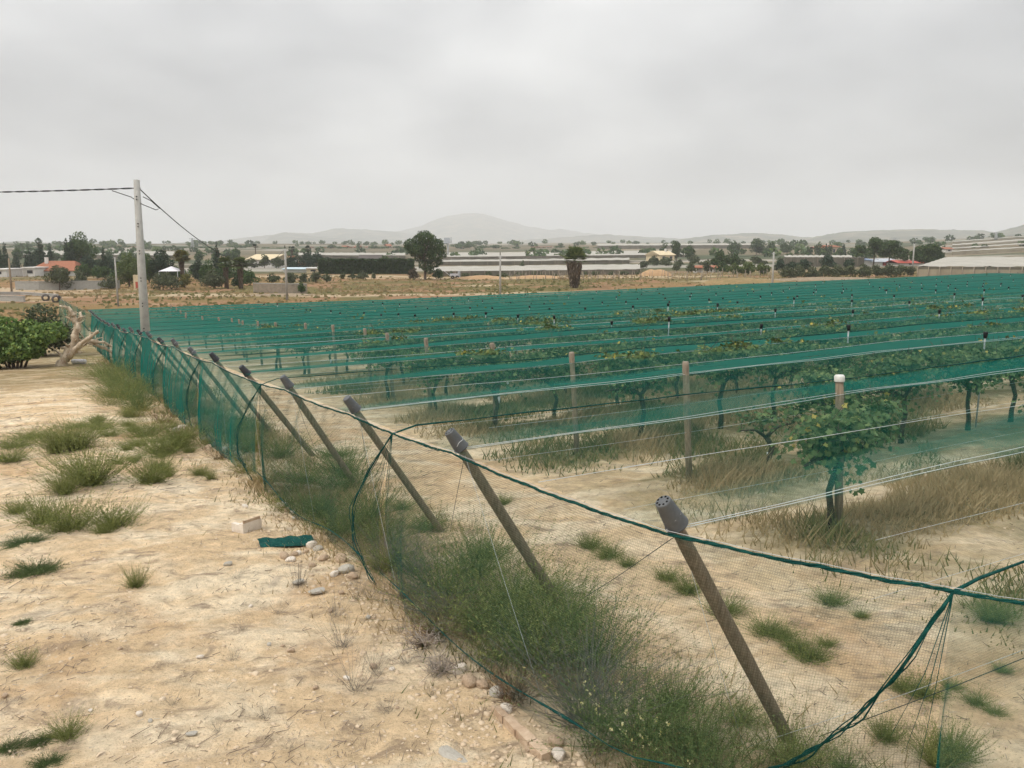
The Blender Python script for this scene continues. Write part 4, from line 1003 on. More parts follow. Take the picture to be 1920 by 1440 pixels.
def lobes_for(kind, w, h, r2):
    R = w / 2; L_ = []
    if kind == 'cypress':
        for i in range(6):
            f = i / 5; L_.append((0, 0, h * (.12 + .74 * f), R * (1 - .82 * f) + .12, R * (1 - .82 * f) + .12, h * .17))
    elif kind == 'conifer':
        for i in range(9):
            f = i / 8; k = 2 if i < 7 else 1
            for j in range(k):
                a = r2.uniform(0, 6.28); o_ = R * .35 * (1 - f)
                L_.append((o_ * math.cos(a), o_ * math.sin(a), h * (.14 + .8 * f), R * (1 - .86 * f) * .8 + .1, R * (1 - .86 * f) * .8 + .1, h * .07))
    elif kind == 'pine':
        for i in range(13):
            a = r2.uniform(0, 6.28); f = r2.random(); z = h * (.42 + .48 * f); k = math.sqrt(max(0.05, 1 - ((f - .35) / .75) ** 2))
            o_ = R * .62 * k * r2.uniform(.5, 1); L_.append((o_ * math.cos(a), o_ * math.sin(a), z, R * .40, R * .40, h * .13))
        L_.append((0, 0, h * .86, R * .45, R * .45, h * .13))
    elif kind == 'umbrella':
        for i in range(14):
            a = r2.uniform(0, 6.28); o_ = R * r2.uniform(.1, .72); L_.append((o_ * math.cos(a), o_ * math.sin(a), h * (.74 - .42 * (o_ / R) ** 2 + r2.uniform(-.1, .06)), R * .36, R * .36, h * .17))
    else:
        for i in range(12):
            a = r2.uniform(0, 6.28); o_ = R * r2.uniform(.1, .66); f = r2.random()
            L_.append((o_ * math.cos(a), o_ * math.sin(a), h * (.25 + .55 * f * (1 - .5 * (o_ / R))), R * r2.uniform(.32, .48), R * r2.uniform(.32, .48), h * r2.uniform(.15, .22)))
        L_.append((0, 0, h * .78, R * .4, R * .4, h * .2))
    return L_
TREE_N = [0]
def tree(kind, mat, x, ytop, ybase, wpx, label, name='tree', cat='tree', group=None, Z=None, dens=1.0, lob=None):
    TREE_N[0] += 1; r2 = random.Random(900 + TREE_N[0])
    if Z: p = at_depth(x, ybase, Z); p.z = float(gz(p.x, p.y))
    else: p, Z = G(x, ybase)
    h = max(.5, at_depth(x, ytop, Z).z - p.z); w = wpx * Z / FPX
    t = thing(name, label, cat, p, 0, group)
    lb = lobes_for(kind, w, h, r2)
    if lob:
        k = Z / FPX; lb = [((a - x) * k, r2.uniform(-.25, .25) * w, (ybase - b) * k, c * k, c * k * 1.1, c * k * .8) for a, b, c in lob]
    leaf = max(.13, Z * 1.9 / FPX) * (1 if Z < 400 else .9)
    area = (w * h) / leaf ** 2
    n = int(min(5200 * max(1, dens), max(140, area * 5.0 * dens)))
    hh = {'cypress': .3, 'conifer': .85, 'pine': .62, 'umbrella': .6}.get(kind, .5)
    obj('trunk', trunk_mesh(h * hh, max(.06, min(.35, h * .028)), lb if kind in ('pine', 'umbrella', 'round') else lb[:1], r2), t)
    obj('crown', crown_mesh(lb, n, leaf * 1.15, mat, 900 + TREE_N[0]), t)
    return t
def trees(kind, mat, lab, lst, name='tree', cat='tree', group=None, Z=None, dens=1.0):
    for i, (x, yt, yb, w) in enumerate(sorted(lst)):
        tree(kind, mat, x, yt, yb, w, lab.format(o=ordw(i + 1)), name, cat, group, Z, dens)
trees('cypress', M_dark, 'slim dark cypress in the cypress line at the far left, {o} from the left', [(-14, 462, 528, 14), (2, 458, 528, 15), (14, 455, 526, 17), (33, 474, 526, 18), (53, 471, 524, 11), (59, 466, 524, 13), (66, 473, 522, 10), (97, 457, 520, 16)], 'cypress_tree', group='dark cypresses at the left', Z=205)
tree('conifer', M_dark, 79, 446, 520, 30, 'dark spiky conifer behind the red-roofed house', 'conifer_tree', Z=200)
trees('cypress', M_dark, 'dark cypress against the big green tree, {o} from the left', [(129, 448, 524, 15), (138, 443, 522, 15)], 'cypress_tree', Z=196)
tree('round', M_broad, 155, 433, 524, 62, 'tall broad green tree rising right of the red-roofed house', 'broad_tree', Z=200, dens=1.4)
trees('round', M_dark, 'dark green tree massed right of the red-roofed house, {o} from the left', [(168, 478, 532, 44), (190, 484, 532, 40), (212, 480, 532, 44)], 'broad_tree', group='dark trees by the house', Z=182)
tree('conifer', M_dark, 197, 464, 522, 18, 'thin dark conifer above the trees left of the utility pole', 'conifer_tree')
trees('round', M_olive, 'grey-green olive in front of the red-roofed house, {o} from the left', [(112, 496, 543, 66), (152, 506, 541, 38)], 'olive_tree')
tree('round', M_olive, 203, 516, 542, 44, 'low grey-green bush behind the slim left pole', 'bush', 'bush')
tree('round', M_bright, 243, 471, 538, 60, 'bright green round tree behind the utility pole', 'broad_tree')
tree('round', M_broad, 280, 474, 530, 36, 'mid green tree just right of the utility pole', 'broad_tree')
tree('round', M_dark, 303, 465, 530, 50, 'big dark round tree behind the white gazebo', 'broad_tree')
tree('round', M_olive, 306, 508, 543, 68, 'wide grey-green olive below the white gazebo', 'olive_tree')
tree('round', M_dark, 373, 484, 528, 32, 'dark tree right of the yellowish palm', 'broad_tree')
tree('round', M_yel, 347, 512, 540, 34, 'yellowish shrub at the foot of the stubby palm', 'bush', 'bush')
tree('round', M_broad, 394, 484, 534, 38, 'mid green tree under the cable sag', 'broad_tree')
tree('conifer', M_dark, 409, 455, 520, 20, 'spindly conifer touching the sagging cable', 'conifer_tree')
tree('round', M_olive, 400, 506, 541, 52, 'grey-green bush left of the shaggy palms', 'bush', 'bush')
tree('round', M_broad, 470, 508, 536, 36, 'green bush right of the shaggy palms', 'bush', 'bush')
tree('round', M_broad, 448, 512, 540, 30, 'low bush between the shaggy palms', 'bush', 'bush')
trees('round', M_olive, 'olive tree in the row before the pale blue roof, {o} from the left', [(510, 511, 534, 32), (545, 510, 533, 34), (570, 511, 532, 28), (592, 508, 531, 32), (612, 511, 530, 22)], 'olive_tree', group='olives before the blue roof')
trees('round', M_olive, 'small olive on the bare bank left of the big pine, {o} from the left', [(643, 510, 524, 15), (661, 513, 524, 20), (681, 507, 526, 30), (701, 511, 524, 14)], 'olive_tree', group='small olives on the bank')
trees('round', M_dark, 'dark round tree over the clipped hedge, {o} from the left', [(552, 475, 506, 36), (575, 470, 506, 34), (594, 472, 504, 32), (614, 481, 504, 24)], 'broad_tree', group='dark trees by the hedge')
tree('round', M_broad, 566, 528, 551, 18, 'small dense green bush by the low wall beside the second pole', 'bush', 'bush')
trees('round', M_broad, 'green tree beside the dark steep-roofed house, {o} from the left', [(702, 484, 504, 28), (722, 478, 506, 30), (742, 482, 506, 24), (655, 484, 502, 24)], 'broad_tree')
tree('pine', M_pine, 797, 430, 525, 80, 'big dark spreading pine standing alone above the nets', 'pine_tree', dens=2.0, lob=[(797, 446, 15), (786, 452, 13), (808, 450, 13), (771, 459, 12), (766, 466, 9), (780, 468, 14), (796, 464, 16), (815, 461, 15), (826, 469, 12), (830, 478, 8), (818, 480, 14), (802, 482, 16), (786, 484, 11), (812, 494, 13), (798, 498, 12), (822, 492, 8), (806, 507, 9), (776, 476, 9), (788, 470, 12), (822, 456, 9)])
tree('round', M_brownf, 776, 501, 526, 26, 'brown bare bush left of the big pine trunk', 'bush', 'bush')
tree('round', M_broad, 822, 503, 524, 28, 'green bush right of the big pine trunk', 'bush', 'bush')
tree('round', M_olive, 980, 488, 506, 12, 'lone small tree at the edge of the white nets', 'olive_tree')
trees('round', M_pine, 'tree by the cream house, {o} from the left', [(1246, 455, 486, 24), (1268, 450, 488, 30), (1292, 459, 488, 34)], 'pine_tree', group='trees by the cream house')
trees('round', M_olive, 'bush on the slope below the cream house, {o} from the left', [(1206, 489, 504, 26), (1224, 482, 498, 30), (1248, 482, 497, 30), (1268, 492, 508, 24), (1297, 492, 512, 24), (1326, 486, 512, 24), (1300, 476, 494, 30)], 'bush', 'bush', 'bushes below the cream house')
trees('round', M_pine, 'dark tree right of the two white huts, {o} from the left', [(1349, 469, 506, 44), (1378, 474, 506, 30), (1355, 489, 512, 30)], 'pine_tree')
trees('round', M_bright, 'pale green bushy tree in the clump by the huts, {o} from the left', [(1376, 493, 516, 34), (1402, 489, 516, 40), (1426, 492, 516, 34)], 'bush', 'bush', 'pale green clump')
trees('round', M_pine, 'hazy round-headed pine on the skyline terrace, {o} from the left', [(1375, 450, 474, 28), (1418, 446, 475, 44), (1446, 453, 474, 22), (1476, 452, 474, 32)], 'pine_tree', group='pines on the terrace', Z=420)
trees('round', M_dark, 'dark tree behind the olive hedge, {o} from the left', [(1462, 487, 510, 30), (1484, 489, 510, 30), (1506, 485, 508, 34), (1552, 476, 506, 40), (1594, 484, 506, 32)], 'broad_tree', group='dark trees behind the olive hedge')
trees('round', M_pine, 'tree beside the far ochre houses, {o} from the left', [(1515, 461, 480, 18), (1536, 453, 478, 22), (1556, 455, 476, 16)], 'pine_tree', Z=380)
trees('cypress', M_dark, 'dark cypress by the far ochre houses, {o} from the left', [(1548, 458, 484, 9), (1581, 456, 480, 12)], 'cypress_tree', Z=370)
trees('round', M_olive, 'olive tree in the long hedge before the right-hand houses, {o} from the left', [(1474, 498, 524, 36), (1498, 496, 523, 36), (1522, 499, 523, 36), (1546, 496, 522, 38), (1570, 495, 522, 36), (1594, 497, 521, 36), (1618, 494, 521, 36), (1642, 496, 520, 36), (1666, 494, 520, 36), (1688, 496, 519, 34), (1706, 498, 518, 26)], 'olive_tree', group='long olive hedge')
trees('pine', M_pine, 'big pine over the red and grey sheds, {o} from the left', [(1611, 460, 498, 30), (1637, 444, 500, 44), (1666, 451, 500, 52), (1694, 466, 498, 24)], 'pine_tree', group='pines over the sheds', dens=1.3)
tree('umbrella', M_pine, 1740, 455, 500, 76, 'wide dome-shaped pine left of the netted enclosure', 'pine_tree', dens=2.0, lob=[(1738, 466, 12), (1725, 470, 12), (1752, 470, 12), (1714, 477, 9), (1763, 478, 9), (1740, 478, 15), (1725, 482, 12), (1755, 483, 12), (1709, 484, 6), (1740, 489, 11), (1768, 486, 6)])
fill = [(x_ + rnd.uniform(-6, 6), rnd.uniform(488, 506), 537, rnd.uniform(24, 40)) for x_ in range(160, 480, 21)]
trees('round', M_broad, 'green shrub filling the tree belt behind the left grass, {o} from the left', fill, 'bush', 'bush', 'shrubs of the left tree belt', Z=158)
fill = [(x_ + rnd.uniform(-5, 5), rnd.uniform(474, 490), 512, rnd.uniform(20, 34)) for x_ in list(range(470, 600, 24)) + list(range(1205, 1470, 23))]
trees('round', M_olive, 'grey-green shrub on the farther slope, {o} from the left', fill, 'bush', 'bush', 'shrubs on the farther slope', Z=235)
fill = [(x_ + rnd.uniform(-5, 5), rnd.uniform(463, 474), 495, rnd.uniform(18, 30)) for x_ in list(range(0, 470, 34)) + list(range(1480, 1720, 30))]
trees('round', M_broad, 'hazy green tree of the second belt, {o} from the left', fill, 'broad_tree', 'tree', 'trees of the second belt', Z=330)
fill = [(x_ + rnd.uniform(-8, 8), rnd.uniform(506, 513), 520, rnd.uniform(12, 24)) for x_ in list(range(850, 1060, 24)) + list(range(1100, 1240, 20))]
trees('round', M_olive, 'low scrub bush in front of the white netted fields, {o} from the left', fill, 'bush', 'bush', 'scrub before the netted fields', Z=166)
# hazy trees far off
far_t = [(10, 462, 478, 30), (45, 456, 478, 46), (210, 458, 476, 24), (235, 460, 476, 30), (445, 459, 476, 44), (500, 464, 478, 30), (525, 466, 478, 24), (640, 462, 478, 30), (622, 458, 478, 22), (672, 455, 476, 14), (702, 460, 478, 26), (720, 462, 478, 30), (745, 461, 478, 28), (858, 456, 480, 30), (880, 454, 480, 26), (905, 460, 480, 34), (930, 459, 479, 28), (948, 464, 478, 22), (968, 462, 478, 22), (1050, 460, 479, 28), (1098, 470, 479, 20), (1120, 468, 478, 20), (1148, 466, 476, 16), (1166, 467, 476, 14), (1186, 466, 476, 16), (345, 463, 478, 40), (385, 462, 478, 30), (290, 462, 478, 30)]
trees('round', M_broad, 'hazy round tree on the far plain, {o} from the left', far_t, 'broad_tree', group='hazy trees on the plain', Z=620)
trees('cypress', M_dark, 'hazy pointed cypress on the far plain, {o} from the left', [(970, 457, 478, 7), (1077, 459, 478, 5), (832, 462, 478, 6)], 'cypress_tree', Z=620)

def far_woods():
    rg = np.random.default_rng(88); P = []; SZ = []; T_ = []
    for k in range(620):
        D = rg.uniform(380, 950); u = rg.uniform(-.66, .66); x = u * D; y = D
        if fbm(np.array(x * .008), np.array(y * .008), 3, 99) < (.44 if u < .05 else .50): continue
        z = float(gsm(x, y)); R = rg.uniform(1.6, 3.6); h = R * rg.uniform(1.0, 1.5); m_ = 60
        d = unit(rg.normal(size=(m_, 3))); q = d * (.6 + .45 * rg.random((m_, 1))) * np.array([R, R, h * .5]); q[:, 2] += h * .5
        P.append(q + np.array([x, y, z])); SZ.append(np.full(m_, R * .42)); T_.append(np.clip(rg.normal(.5, .2) + rg.normal(0, .15, m_), 0, 1))
    P = np.concatenate(P); V, F, idx = leaves(P, np.concatenate(SZ), rg, None, 0, .8)
    tag(obj('far_woods', np_mesh('far_woods', V, F, M_broad, tint=np.concatenate(T_)[idx])), 'hazy belt of trees and groves across the far plain', 'woods', kind='stuff')
far_woods()
# ---- palms
def fan_mesh(n, R, seed, z, mat, up=(-.5, 1.2), leaf_w=.5, name='crown'):
    rg = np.random.default_rng(seed); V = []; F = []
    for k in range(n):
        az = rg.uniform(0, 6.28); el = rg.uniform(*up); d = np.array([math.cos(az) * math.cos(el), math.sin(az) * math.cos(el), math.sin(el)])
        side = np.array([-math.sin(az), math.cos(az), 0]); L_ = R * rg.uniform(.75, 1.05); st = np.array([0, 0, z])
        hub = st + d * L_ * .45
        o_ = len(V); V += [st - side * .02, st + side * .02, hub + side * .02, hub - side * .02]; F.append((o_, o_ + 1, o_ + 2, o_ + 3))
        for j in range(9):
            a = (j - 4) / 4 * 1.25; dd = d * math.cos(a) + side * math.sin(a); tip = hub + dd * L_ * .55 - np.array([0, 0, .13 * L_ * rg.random()])
            pr = (-d * math.sin(a) + side * math.cos(a)) * L_ * 0.06 * leaf_w * 2
            o_ = len(V); V += [hub, hub + dd * L_ * .28 + pr, tip, hub + dd * L_ * .28 - pr]; F.append((o_, o_ + 1, o_ + 2, o_ + 3))
    return np_mesh(name, np.array(V), np.array(F), mat, tint=np.repeat(np.random.default_rng(seed + 1).random(len(F)), 4))
def skirt_mesh(r, z0, z1, n, seed):
    rg = np.random.default_rng(seed); z = rg.uniform(z0, z1, n); az = rg.uniform(0, 6.28, n); f = (z - z0) / (z1 - z0)
    rad = r * (.55 + .6 * f) * rg.uniform(.8, 1.2, n)
    P = np.stack([np.cos(az) * rad, np.sin(az) * rad, z], 1); A = np.stack([np.cos(az) * .35, np.sin(az) * .35, -np.ones(n)], 1)
    V, F, idx = leaves(P, rg.uniform(.5, 1.1, n) * r * 1.1, rg, P * np.array([1, 1, 0]), .6, .25, 'lance', along=A)
    return np_mesh('skirt', V, F, M_skirt, tint=rg.random(n)[idx])
def palm(x, ytop, ybase, crown_px, label, skirt=None, mat=M_broad, Z=None, trunk_r=.28, n=60, up=(-.5, 1.2)):
    TREE_N[0] += 1
    if Z: p = at_depth(x, ybase, Z); p.z = float(gz(p.x, p.y))
    else: p, Z = G(x, ybase)
    h = at_depth(x, ytop, Z).z - p.z; R = crown_px * Z / FPX / 2 * 1.5
    t = thing('palm_tree', label, 'palm', p)
    zc = h - R * .85
    MB().tube([(0, 0, -.2), (.05, 0, zc * .5), (0, 0, zc)], [trunk_r * 1.2, trunk_r, trunk_r * .9], 9).build('trunk', M_bark, t)
    obj('crown', fan_mesh(n, R, 400 + TREE_N[0], zc, mat, up), t)
    if skirt: obj('skirt', skirt_mesh(R * skirt * .46, zc * .08 if skirt > .5 else zc * .45, zc - R * .15, 700, 410 + TREE_N[0]), t)
    return t
palm(1077, 461, 538, 44, 'stout fan palm with a shaggy dead skirt above the nets', .75, M_bright, n=34, Z=122, up=(-.1, 1.45))
palm(343, 466, 538, 26, 'stubby yellowish palm right of the white gazebo', .5, M_yel)
palm(425, 478, 541, 24, 'shaggy fan palm under the cable, left one of a pair', .55, M_bright)
palm(452, 479, 541, 25, 'shaggy fan palm under the cable, right one of a pair', .55, M_bright)
palm(480, 455, 492, 11, 'slender far palm above the beige warehouse', None, M_dark, 330, .2, 26)
palm(548, 460, 496, 11, 'slender far palm just right of the second pole', .5, M_dark, 310, .22, 26)
palm(578, 459, 496, 12, 'slender far palm over the dark round trees', .5, M_dark, 300, .22, 26)
# ---- clipped hedge
def hedge(x0, x1, ytop, ybase, label):
    a, Z = G(x0, ybase); b, _ = G(x1, ybase); h = (ybase - ytop) * Z / FPX
    rg = np.random.default_rng(77); n = 11000; f = rg.random(n); face = rg.random(n)
    L_ = (b - a).length; dx = (b - a).normalized(); nrm = np.array([-dx.y, dx.x, 0.]); th = 1.6
    y = np.where(face < .45, 0, np.where(face < .8, rg.random(n) * th, th)); z = np.where((face >= .45) & (face < .8), h * (1 + .03 * np.sin(f * 60)), rg.random(n) * h)
    P = np.array(a) * 0 + np.outer(f * L_, np.array(dx)) + np.outer(y, nrm) + np.outer(z, [0, 0, 1.]) + rg.normal(0, .07, (n, 3))
    V, F, idx = leaves(P, rg.uniform(.4, .75, n), rg)
    t = thing('hedge', label, 'hedge', a)
    obj('foliage', np_mesh('foliage', V, F, M_pine, tint=rg.random(n)[idx] * .6), t)
    mb = MB()
    for f in np.linspace(0.02, .98, 14): q = Vector(dx) * (L_ * f) + Vector(nrm) * .8; mb.tube([q + Vector((0, 0, -.3)), q + Vector((0, 0, h * .85))], .08, 5)
    mb.build('stems', M_bark, t)
hedge(598, 775, 489, 514, 'long dark clipped hedge left of the big pine')

# ------------------------------------------------------------------ left bushes and the dead tree
tree('round', M_olive, 85, 567, 668, 150, 'large grey-green bush behind the fig, left of the bleached trunk', 'bush', 'bush', dens=1.4)
def fig():
    p, Z = G(25, 690); rg = np.random.default_rng(66); r2 = random.Random(66)
    w = 175 * Z / FPX; h = at_depth(25, 590, Z).z - p.z
    t = thing('fig_bush', 'leafy bright green fig bush at the left edge', 'bush', p)
    lb = []
    for i in range(16):
        lb.append((r2.uniform(-.40, .36) * w, r2.uniform(-.2, .3) * w, h * r2.uniform(.22, .70), w * .15, w * .15, h * .20))
    lb += [(.24 * w, -.05 * w, h * .42, w * .14, w * .14, h * .22), (-.1 * w, 0, h * .82, w * .18, w * .16, h * .16)]
    obj('crown', crown_mesh(lb, 9000, .125, M_fig, 67, .85, .5), t)
    mb = MB()
    for l in lb[:9]: mb.tube([(l[0] * .3, l[1] * .3, -.2), (l[0] * .6, l[1] * .6, l[2] * .5), (l[0], l[1], l[2])], [.06, .045, .02], 6)
    mb.build('stems', M_bark, t)
fig()
def dead_tree():
    p, Z = G(118, 686); k = Z / FPX
    t = thing('dead_tree', 'bleached dead tree trunk lying with broken limbs beside the fence', 'dead tree', p)
    r2 = random.Random(3)
    def L3(x, y, d=0): q = at_depth(x, y, Z + d); return q - p
    def limb(pts, rad, name, knots=5):
        mb = MB(); Q = []; RR = []
        P = [L3(*a) for a in pts]
        for i in range(len(P) - 1):
            for f in np.linspace(0, 1, 6)[:-1]:
                Q.append(P[i].lerp(P[i + 1], f) + Vector((r2.gauss(0, .02), r2.gauss(0, .02), r2.gauss(0, .02)))); RR.append((rad[i] + (rad[i + 1] - rad[i]) * f) * k * .62 * r2.uniform(.68, 1.3))
        Q.append(P[-1]); RR.append(rad[-1] * k * .5)
        mb.tube(Q, RR, 10)
        for _ in range(knots * 2):
            i = r2.randrange(len(Q)); d = Vector((r2.gauss(0, 1), r2.gauss(0, 1), r2.gauss(.3, 1))).normalized()
            mb.tube([Q[i], Q[i] + d * RR[i] * r2.uniform(1.2, 2.2), Q[i] + d * RR[i] * r2.uniform(2.4, 5.5) + Vector((r2.gauss(0, .08), 0, r2.gauss(0, .08)))], [RR[i] * .5, RR[i] * .28, .008], 5)
        return mb.build(name, M_bleach, t)
    limb([(112, 690, 0), (125, 668, 0), (140, 640, .1), (146, 612, .1), (138, 592, .1)], [15, 13, 11, 9, 6], 'trunk', 9)
    limb([(146, 612, .1), (132, 597, 0), (122, 594, 0)], [6, 5, 2], 'broken_top', 3)
    limb([(140, 592, .1), (128, 577, 0), (112, 573, -.1)], [6, 5, 3], 'broken_top', 5)
    limb([(138, 630, 0), (146, 608, .3), (152, 595, .3), (150, 585, .3)], [8, 6, 5, 3], 'limb', 5)
    limb([(132, 668, -.2), (150, 645, -.4), (170, 632, -.5), (184, 620, -.5)], [9, 8, 6, 4], 'limb', 5)
    limb([(138, 652, .2), (165, 640, .4), (190, 641, .6), (214, 652, .8)], [8, 7, 5, 2.5], 'limb', 7)
    limb([(165, 641, .4), (195, 652, .9), (215, 665, 1.0)], [5, 4, 2], 'limb', 4)
    limb([(228, 672, 1.2), (245, 655, 1.2), (249, 640, 1.2), (240, 625, 1.2)], [4, 3.5, 3, 1.5], 'fallen_limb', 3)
    limb([(212, 672, .2), (228, 680, .2), (240, 690, .1)], [4, 5, 3], 'fallen_limb', 3)
    q, _ = G(147, 683)
    me = MB().tube([(-.3, 0, .12), (-.25, 0, .13), (.32, .03, .12), (.36, .03, .11)], [.09, .12, .12, .08], 12)
    o = me.build('white_drum', M_canvas); o.location = q; tag(o, 'small white drum lying at the foot of the bleached trunk', 'drum')
dead_tree()

# ------------------------------------------------------------------ poles and cables
def pole(x, ytop, ybase, label, Z=None, r=.13, name='utility_pole', arm=True, mat=None):
    if Z: p = at_depth(x, ybase, Z); p.z = float(gz(p.x, p.y))
    else: p, Z = G(x, ybase)
    h = at_depth(x, ytop, Z).z - p.z
    t = thing(name, label, 'pole', p, 0, 'utility poles')
    MB().tube([(0, 0, -.4), (0, 0, h * .5), (0, 0, h)], [r * 1.15, r, r * .8], 14).build('shaft', mat or M_conc, t)
    if arm: MB().tube([(-.28, 0, h - .25), (.28, 0, h - .25)], .035, 6).build('crossarm', M_stake, t); MB().tube([(0, -.02, h), (0, -.02, h + .35)], .05, 6).build('insulator', M_black, t)
    return t, p, h
tp = thing('utility_pole', 'tall grey concrete utility pole rising beside the net fence', 'pole', (0, 0, 0), 0, 'utility poles')
Zp = 35.0; pb = at_depth(274, 660, Zp); pb.z = float(gz(pb.x, pb.y)); tp.location = pb; ptop = at_depth(256, 338, Zp)
MB().tube([Vector((.02, 0, -.4)), (ptop - pb) * .5, ptop - pb], [.20, .165, .12], 18).build('shaft', M_conc, tp)
for f in (.22, .35, .48, .62, .76, .9):
    q = (ptop - pb) * f + Vector((.02, -.15, 0))
    for dz in (0, .12): MB().tube([q + Vector((0, .05, dz)), q + Vector((0, -.03, dz))], .022, 6).build('bolt_hole', M_hole, tp)
MB().tube([(ptop - pb) + Vector((-.16, -.05, -.32)), (ptop - pb) + Vector((.16, -.05, -.32))], .03, 6).build('bracket', M_stake, tp)
p2t, p2, h2 = pole(538, 466, 553, 'slim grey utility pole behind the nets, before the beige warehouse', 98)
p3t, p3, h3 = pole(938, 478, 546, 'slim grey utility pole left of the stout fan palm', 108)
p4t, p4, h4 = pole(1448, 472, 534, 'slim grey utility pole in front of the olive hedge', 112)
p5t, p5, h5 = pole(1711, 457, 503, 'slim grey utility pole at the corner of the netted enclosure', 150)
pole(221, 482, 562, 'slim pole in the dry grass left of the concrete utility pole', 88, .09, arm=False)
pole(22, 484, 546, 'slim weathered pole before the cypresses at the left', 110, .12, arm=False, mat=M_post)
def cable(name, label, a, b, sag, r=.018, twist=False, extra=None):
    N_ = 40; P = [a.lerp(b, i / N_) - Vector((0, 0, sag * 4 * (i / N_) * (1 - i / N_))) for i in range(N_ + 1)]
    t = thing(name, label, 'cable', a)
    if twist:
        n2 = 260; fine = [a.lerp(b, i / n2) - Vector((0, 0, sag * 4 * (i / n2) * (1 - i / n2))) for i in range(n2 + 1)]
        for ph in (0, math.pi):
            MB().tube([p + Vector((0, math.cos(i * .5 + ph), math.sin(i * .5 + ph))) * r * 1.1 - a for i, p in enumerate(fine)], r, 5).build('strand', M_cable, t)
    else: MB().tube([p - a for p in P], r, 5).build('strand', M_cable, t)
    if extra: MB().tube([p - a for p in extra], r * .8, 5).build('loop', M_cable, t)
    return t
ta = ptop + Vector((-.1, -.06, -.32))
pl = W(14, -34, 0); pl_top = at_depth(-620, 350, 44); pl_top = Vector((pl_top.x, pl_top.y, pl_top.z)); g0 = gp(pl_top.x, pl_top.y)
tt = thing('utility_pole', 'concrete utility pole out of view to the left, carrying the cable', 'pole', g0, 0, 'utility poles'); MB().tube([Vector((0, 0, -.4)), Vector((0, 0, pl_top.z - g0.z + .3))], [.2, .13], 12).build('shaft', M_conc, tt)
cable('overhead_cable', 'thick twisted cable from the concrete pole to the left edge', ta, pl_top, .25, .017, True)
lp = [ta + Vector((-.9, -.02, -.1)), ta + Vector((-.1, -.12, -.36)), ta + Vector((.35, -.1, -.66)), ta + Vector((.72, .3, -.86)), ta + Vector((.8, .5, -.8)), ta + Vector((.55, .3, -.5)), ta + Vector((.3, .1, -.34))]
cable('overhead_cable', 'cable sagging from the concrete pole to the second pole', ta + Vector((.2, 0, 0)), p2 + Vector((-.2, 0, h2 - .2)), 2.3, .022, False, lp)
cable('overhead_cable', 'thin cable between the second pole and the pole by the palm', p2 + Vector((.2, 0, h2 - .25)), p3 + Vector((-.2, 0, h3 - .25)), .7, .022)
cable('overhead_cable', 'thin cable between the palm pole and the hedge pole', p3 + Vector((.2, 0, h3 - .25)), p4 + Vector((-.2, 0, h4 - .25)), .8, .018)
cable('overhead_cable', 'thin cable between the hedge pole and the enclosure pole', p4 + Vector((.2, 0, h4 - .25)), p5 + Vector((-.2, 0, h5 - .25)), .6, .016)
def pylon(x, ytop, ybase, w, Z, label):
    p = at_depth(x, ybase, Z); p.z = float(gz(p.x, p.y)); h = at_depth(x, ytop, Z).z - p.z; R = w * Z / FPX / 2
    t = thing('pylon', label, 'pylon', p); mb = MB()
    for a in ((-1, -1), (1, -1), (1, 1), (-1, 1)): mb.tube([(a[0] * R * .5, a[1] * R * .5, -.5), (a[0] * R * .12, a[1] * R * .12, h)], .14, 5)
    for i in range(9):
        f0, f1 = i / 9, (i + 1) / 9; k0, k1 = R * (.5 - .38 * f0), R * (.5 - .38 * f1); s_ = 1 if i % 2 else -1
        mb.tube([(-s_ * k0, -k0, h * f0), (s_ * k1, -k1, h * f1)], .09, 4); mb.tube([(-s_ * k0, k0, h * f0), (s_ * k1, k1, h * f1)], .09, 4)
    mb.build('lattice', M_stake, t)
    for z, k in ((h * .96, 1.0), (h * .84, .75)): MB().tube([(-R * k, 0, z), (0, 0, z + .4), (R * k, 0, z)], .13, 5).build('crossarm', M_stake, t)
pylon(1864, 436, 484, 10, 520, 'tall lattice pylon before the white net fields at the right')
pylon(1676, 446, 478, 18, 560, 'lattice pylon behind the pines over the sheds')
pylon(362, 447, 478, 13, 560, 'lattice pylon above the yellowish palm')

